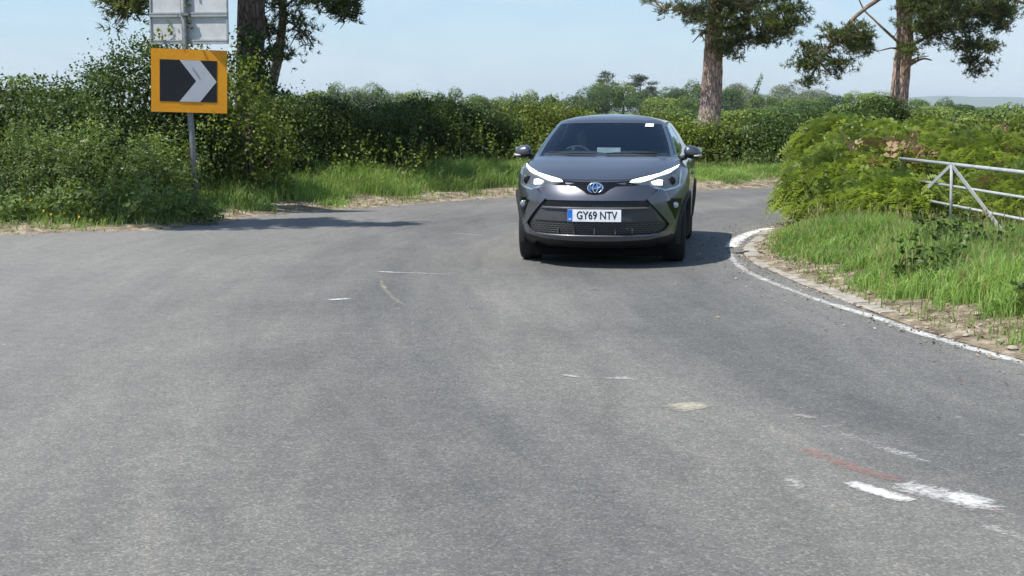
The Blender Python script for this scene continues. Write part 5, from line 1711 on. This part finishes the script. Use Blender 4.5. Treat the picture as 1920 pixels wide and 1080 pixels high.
# ---- wheels
def wheel(x, y, side, steer=0):
    wl = empty('wheel', (x, y, WR), steer); wl.parent = car
    prof = [(.215, -.10), (.235, -.112), (.29, -.115), (.318, -.105), (.333, -.085), (.335, 0), (.333, .085), (.318, .105), (.29, .115), (.235, .112), (.215, .10)]
    n = 48; vs, fs = [], []
    for i in range(n):
        a = 2 * math.pi * i / n
        for (r_, xx) in prof:
            vs.append((xx, math.cos(a) * r_, math.sin(a) * r_))
    m_ = len(prof)
    for i in range(n):
        for k_ in range(m_):
            fs.append((i * m_ + k_, i * m_ + (k_ + 1) % m_, ((i + 1) % n) * m_ + (k_ + 1) % m_, ((i + 1) % n) * m_ + k_))
    mb = MB(); mb.add(vs, fs); mb.build('tyre', m_rubber, wl, True)
    mb = MB()
    mb.tube([(side * -.09, 0, 0), (side * .02, 0, 0)], .213, 36)
    mb.build('wheel_drum', m_plas, wl)
    mb = MB()
    for k_ in range(5):
        for e in (-.16, .16):
            a = 2 * math.pi * k_ / 5 + e
            mb.tube([(side * .085, math.cos(a * 1) * .03, math.sin(a) * .03), (side * .092, math.cos(a) * .12, math.sin(a) * .12), (side * .07, math.cos(a) * .215, math.sin(a) * .215)], [.022, .017, .015], 6)
    mb.tube([(side * .05, 0, 0), (side * .098, 0, 0)], .045, 16)
    n = 40; vs, fs = [], []
    for i in range(n):
        a = 2 * math.pi * i / n
        for (r_, xx) in ((.205, .02), (.205, .09), (.222, .105), (.226, .09)):
            vs.append((side * xx, math.cos(a) * r_, math.sin(a) * r_))
    for i in range(n):
        for k_ in range(3):
            fs.append((i * 4 + k_, i * 4 + k_ + 1, ((i + 1) % n) * 4 + k_ + 1, ((i + 1) % n) * 4 + k_))
    mb.add(vs, fs)
    mb.build('rim', m_alloy, wl, True)
wheel(.742, AXF, 1, R(3)); wheel(-.742, AXF, -1, R(3)); wheel(.755, AXR, 1); wheel(-.755, AXR, -1)
# underside, wheel wells
mb = MB()
mb.box((0, 2.2, .30), (1.24, 3.7, .16)); mb.box((0, 2.25, .27), (1.60, 1.75, .10)); mb.box((0, .52, .175), (1.28, .22, .16))  # low front box added to block light and blacken the gap between the tyres
mb.build('underbody', plain('matt_underseal', (.006, .006, .006), .95, **{'Specular IOR Level': .05}), car)
mb = MB(); mb.box((-.44, .62, .19), (.05, .02, .035)); mb.build('tow_bracket', m_alloy, car)

# ---- mirrors
def mirror(sd_):
    rt = empty('door_mirror', (sd_ * .755, 1.42, 1.055)); rt.parent = car
    MB().tube([(0, .04, -.02), (sd_ * .05, .02, -.01), (sd_ * .09, .01, .005)], [.035, .028, .03], 10).build('stalk', m_plas, rt, True)
    def blob(z0, z1, name, m, sc=1.0):
        nu, nv = 16, 22
        vs, fs = [], []
        for i in range(nu + 1):
            v = -1 + 2 * i / nu
            zz = z0 + (z1 - z0) * i / nu
            for k_ in range(nv):
                a = 2 * math.pi * k_ / nv
                ca, sa = math.cos(a), math.sin(a)
                f_ = (z_shape(zz))
                xx = .155 + (.092 if ca > 0 else .09) * math.copysign(abs(ca) ** .8, ca) * f_
                yy = (-.085 if sa < 0 else .05) * abs(sa) ** .85 * f_ + .02
                vs.append((sd_ * xx * 1.0, yy + (xx - .16) * .25, .035 + (zz - .035) * (1 - 1.5 * max(0, xx - .10)) + (xx - .16) * -.05))
        for i in range(nu):
            for k_ in range(nv):
                fs.append((i * nv + k_, i * nv + (k_ + 1) % nv, (i + 1) * nv + (k_ + 1) % nv, (i + 1) * nv + k_))
        fs.append(tuple(range(nv - 1, -1, -1))); fs.append(tuple(nu * nv + k_ for k_ in range(nv)))
        mb = MB(); mb.add(vs, fs); return mb.build(name, m, rt, True)
    def z_shape(z):
        u = (z - .055) / .075
        return max(.06, (1 - min(1, abs(u)) ** 2.4) ** .5)
    blob(.025, .129, 'cap', m_paint)
    blob(-.019, .0245, 'base_shell', m_plas)
    mb = MB(); mb.tube([(sd_ * .175, -.06, .016), (sd_ * .22, -.03, .018), (sd_ * .247, .02, .022)], [.006, .012, .014], 8); mb.build('indicator', m_indic, rt, True)
    mb = MB(); mb.box((sd_ * .165, .085, .055), (.17, .006, .095)); mb.build('mirror_glass', m_chrome, rt)
mirror(1); mirror(-1)

# ---- wipers, sticker, interior
def wpt(x, v, off=.012):
    h = tree.ray_cast(Vector((x, .2, 1.10 + .30 * v)), Vector((0, 1, 0)))
    return h[0] + h[1].normalized() * (off if h[1].y < 0 else -off)
mb = MB(); mb.tube([wpt(.02, -.02), wpt(.3, -.005), wpt(.60, .02)], .006, 6); mb.tube([wpt(.55, -.02), wpt(.3, -.005)], .008, 6)
mb.build('wiper', m_plas, car)
mb = MB(); mb.tube([wpt(-.60, .0), wpt(-.35, -.02), wpt(-.08, -.03)], .006, 6)
mb.build('wiper', m_plas, car)
def screen_patch(name, x0, x1, z0, z1, m, off):
    vs, fs = [], []
    for i in range(5):
        for k_ in range(3):
            h = tree.ray_cast(Vector((x0 + (x1 - x0) * i / 4, .2, z0 + (z1 - z0) * k_ / 2)), Vector((0, 1, 0)))
            nn_ = h[1] if h[1].y < 0 else -h[1]
            vs.append(h[0] + nn_ * off)
    for i in range(4):
        for k_ in range(2):
            fs.append((i * 3 + k_, i * 3 + k_ + 1, (i + 1) * 3 + k_ + 1, (i + 1) * 3 + k_))
    mb = MB(); mb.add(vs, fs); return mb.build(name, m, car)
screen_patch('sticker', .385, .475, 1.372, 1.405, m_sticker, .003)
mb = MB()
mb.tube([(-.70, 1.30, .98), (-.40, 1.42, 1.0), (0, 1.45, 1.0), (.4, 1.42, 1.0), (.70, 1.30, .98)], .12, 10)
mb.box((0, 1.55, .85), (1.36, .25, .28)); mb.build('dashboard', m_dash, car, True)
mb = MB(); mb.box((.02, 1.40, 1.105), (.25, .02, .10), Matrix.Rotation(R(-20), 3, 'X')); mb.build('dash_display', m_screen, car)
mb = MB(); mb.box((0, 1.93, 1.36), (.22, .03, .06)); mb.tube([(0, 1.93, 1.39), (0, 1.9, 1.42)], .012, 6); mb.build('inner_mirror', m_plas, car)
for sx_ in (-.37, .37):
    st = empty('seat', (sx_, 2.3, .32)); st.parent = car
    mb = MB()
    vs, fs = [], []
    prof = [(0, .0, .24), (.10, .16, .25), (.14, .34, .25), (.20, .56, .21), (.225, .64, .15), (.235, .70, .12), (.25, .80, .11), (.255, .86, .07)]
    for (y_, z_, hw_) in prof:
        for (fx, fy) in ((-1, .0), (-.85, -.05), (.85, -.05), (1, 0), (.8, .08), (-.8, .08)):
            vs.append((fx * hw_, y_ + fy + .12, z_ + .16))
    for i in range(len(prof) - 1):
        for k_ in range(6):
            fs.append((i * 6 + k_, i * 6 + (k_ + 1) % 6, (i + 1) * 6 + (k_ + 1) % 6, (i + 1) * 6 + k_))
    fs += [(5, 4, 3, 2, 1, 0), tuple((len(prof) - 1) * 6 + k_ for k_ in range(6))]
    mb.add(vs, fs); mb.build('backrest', m_seat, st, True)
    mb = MB(); mb.box((0, -.10, .19), (.48, .50, .15)); c_ = mb.build('cushion', m_seat, st)
mb = MB(); mb.box((0, 3.25, .75), (1.1, .15, .62)); mb.build('rear_seat', m_seat, car)
mb = MB()
n = 36
c0 = Vector((-.37, 1.79, .99)); ax_ = Vector((0, -.88, .48)).normalized(); e1 = Vector((1, 0, 0)); e2 = ax_.cross(e1)
ring = [c0 + (e1 * math.cos(2 * math.pi * i / n) + e2 * math.sin(2 * math.pi * i / n)) * .185 for i in range(n + 1)]
mb.tube(ring, .016, 8, False)
for a in (0, math.pi, -math.pi / 2):
    mb.tube([c0, c0 + (e1 * math.cos(a) + e2 * math.sin(a)) * .18], .018, 6)
mb.tube([c0 - ax_ * -.01, c0 + ax_ * .04], .06, 14)
mb.tube([c0 + ax_ * .03, c0 + ax_ * .3], .03, 8)
mb.build('steering_wheel', m_dash, car, True)

# ================================================================== DRIVER
m_skin = plain('skin', (.62, .40, .30), .55)
m_top = plain('grey_top', (.16, .17, .20), .9)
m_trou = plain('dark_trousers', (.03, .032, .04), .9)
m_hair = plain('brown_hair', (.055, .035, .022), .6)
def skin_body(name, verts, edges, radii, m, parent, root=0, sub=2):
    me = bpy.data.meshes.new(name + '_cage')
    me.from_pydata(verts, edges, [])
    o = bpy.data.objects.new(name + '_cage', me); COL.objects.link(o)
    md = o.modifiers.new('skin', 'SKIN'); md.use_smooth_shade = True
    lay = me.skin_vertices[0].data if len(me.skin_vertices) else None
    if lay is None:
        bm = bmesh.new(); bm.from_mesh(me); bm.verts.layers.skin.verify(); bm.to_mesh(me); bm.free()
        lay = me.skin_vertices[0].data
    for i, r_ in enumerate(radii):
        lay[i].radius = r_ if isinstance(r_, tuple) else (r_, r_)
        lay[i].use_root = (i == root)
    s2 = o.modifiers.new('sub', 'SUBSURF'); s2.levels = sub
    bpy.context.view_layer.update()
    res = bpy.data.meshes.new_from_object(o.evaluated_get(bpy.context.evaluated_depsgraph_get()))
    bpy.data.objects.remove(o)
    res.name = name
    res.materials.clear()
    return link(name, res, m, parent, True)
drv = empty('person', car.matrix_basis @ Vector((-.37, 2.30, .50)), R(-8.6))
tag(drv, 'driver in a grey top behind the wheel of the grey car', 'person')
H0 = Vector((-.37, 2.30, .50))
def L_(x, y, z): return tuple(Vector((x, y, z)) - H0)
bv, be, br = [], [], []
def bvx(p, r_, par=None):
    bv.append(p); br.append(r_)
    if par is not None: be.append((par, len(bv) - 1))
    return len(bv) - 1
pel = bvx(L_(-.37, 2.34, .60), (.15, .11))
ab = bvx(L_(-.37, 2.40, .76), (.135, .10), pel)
ch = bvx(L_(-.37, 2.44, .93), (.155, .105), ab)
sh = bvx(L_(-.37, 2.45, 1.05), (.10, .08), ch)
nk = bvx(L_(-.37, 2.43, 1.12), .052, sh)
jw = bvx(L_(-.37, 2.40, 1.19), (.062, .072), nk)
hd = bvx(L_(-.37, 2.41, 1.27), (.075, .092), jw)
tp = bvx(L_(-.37, 2.43, 1.345), (.055, .065), hd)
for s_ in (-1, 1):
    s1 = bvx(L_(-.37 + s_ * .17, 2.44, 1.03), .062, ch)
    el = bvx(L_(-.37 + s_ * .25, 2.27, .86), .043, s1)
    wr = bvx(L_(-.37 + s_ * .185, 2.00, .975), .028, el)
    hn = bvx(L_(-.37 + s_ * .185, 1.90, 1.00), (.036, .022), wr)
    for k_ in range(4):
        b0 = bvx(L_(-.37 + s_ * (.178 + .0), 1.855 - k_ * .004, 1.035 - k_ * .021), .0095, hn)
        b1 = bvx(L_(-.37 + s_ * .190, 1.808 + (k_ - 1.5) * .003, 1.035 - k_ * .021), .009, b0)
        b2 = bvx(L_(-.37 + s_ * .212, 1.80, 1.025 - k_ * .020), .008, b1)
    th_ = bvx(L_(-.37 + s_ * .155, 1.86, 1.02), .011, hn)
    bvx(L_(-.37 + s_ * .158, 1.815, 1.045), .009, th_)
    hp = bvx(L_(-.37 + s_ * .10, 2.26, .56), .085, pel)
    kn = bvx(L_(-.37 + s_ * .14, 1.88, .62), .060, hp)
    an = bvx(L_(-.37 + s_ * .12, 1.62, .32), .040, kn)
    bvx(L_(-.37 + s_ * .12, 1.48, .31), .035, an)
bd = skin_body('body', bv, be, br, m_skin, drv, pel, 2)
for v in bd.data.vertices:      # face: nose, brow and chin drawn forward, sockets pressed in
    q = v.co + H0
    if q.z > 1.16 and q.y < 2.40:
        dx_ = q.x + .37
        v.co.y -= .022 * math.exp(-(dx_ / .012) ** 2 - ((q.z - 1.245) / .022) ** 2)
        v.co.y -= .008 * math.exp(-(dx_ / .03) ** 2 - ((q.z - 1.175) / .02) ** 2)
        v.co.y += .010 * (math.exp(-((dx_ - .032) / .014) ** 2 - ((q.z - 1.272) / .012) ** 2) + math.exp(-((dx_ + .032) / .014) ** 2 - ((q.z - 1.272) / .012) ** 2))
# clothes: slightly fuller skins over torso and arms, and over the legs
sel = [pel, ab, ch, sh]
sv = [bv[i] for i in sel]; sr = [(a[0] * 1.08, a[1] * 1.1) for a in (br[i] for i in sel)]
se = [(0, 1), (1, 2), (2, 3)]
for s_ in (-1, 1):
    k0 = len(sv)
    sv += [L_(-.37 + s_ * .17, 2.44, 1.03), L_(-.37 + s_ * .25, 2.27, .86), L_(-.37 + s_ * .20, 2.05, .955)]
    sr += [(.070, .070), (.052, .052), (.040, .040)]
    se += [(2, k0), (k0, k0 + 1), (k0 + 1, k0 + 2)]
skin_body('shirt', sv, se, sr, m_top, drv, 0, 2)
tv, te, tr_ = [L_(-.37, 2.33, .60)], [], [(.16, .12)]
for s_ in (-1, 1):
    k0 = len(tv)
    tv += [L_(-.37 + s_ * .10, 2.26, .56), L_(-.37 + s_ * .14, 1.88, .62), L_(-.37 + s_ * .12, 1.64, .35)]
    tr_ += [(.092, .092), (.068, .068), (.052, .052)]
    te += [(0, k0), (k0, k0 + 1), (k0 + 1, k0 + 2)]
skin_body('trousers', tv, te, tr_, m_trou, drv, 0, 2)
skin_body('hair', [L_(-.37, 2.44, 1.255), L_(-.37, 2.445, 1.30), L_(-.37, 2.42, 1.352), L_(-.37, 2.375, 1.348)], [(0, 1), (1, 2), (2, 3)], [(.076, .062), (.080, .070), (.060, .050), (.045, .024)], m_hair, drv, 1, 2)

# ================================================================== AIR
hz = MB()
hz.box((0, 4900, 49), (14200, 10400, 102))
hzm = bpy.data.materials.new('haze_air'); hzm.use_nodes = True
t = hzm.node_tree; t.nodes.clear()
o_ = N(t, 'ShaderNodeOutputMaterial'); vp = N(t, 'ShaderNodeVolumePrincipled')
vp.inputs['Color'].default_value = (.82, .91, 1.0, 1)
vp.inputs['Density'].default_value = .00012
vp.inputs['Anisotropy'].default_value = .1
t.links.new(vp.outputs[0], o_.inputs['Volume'])
hob = hz.build('haze', hzm)
tag(hob, kind='stuff')
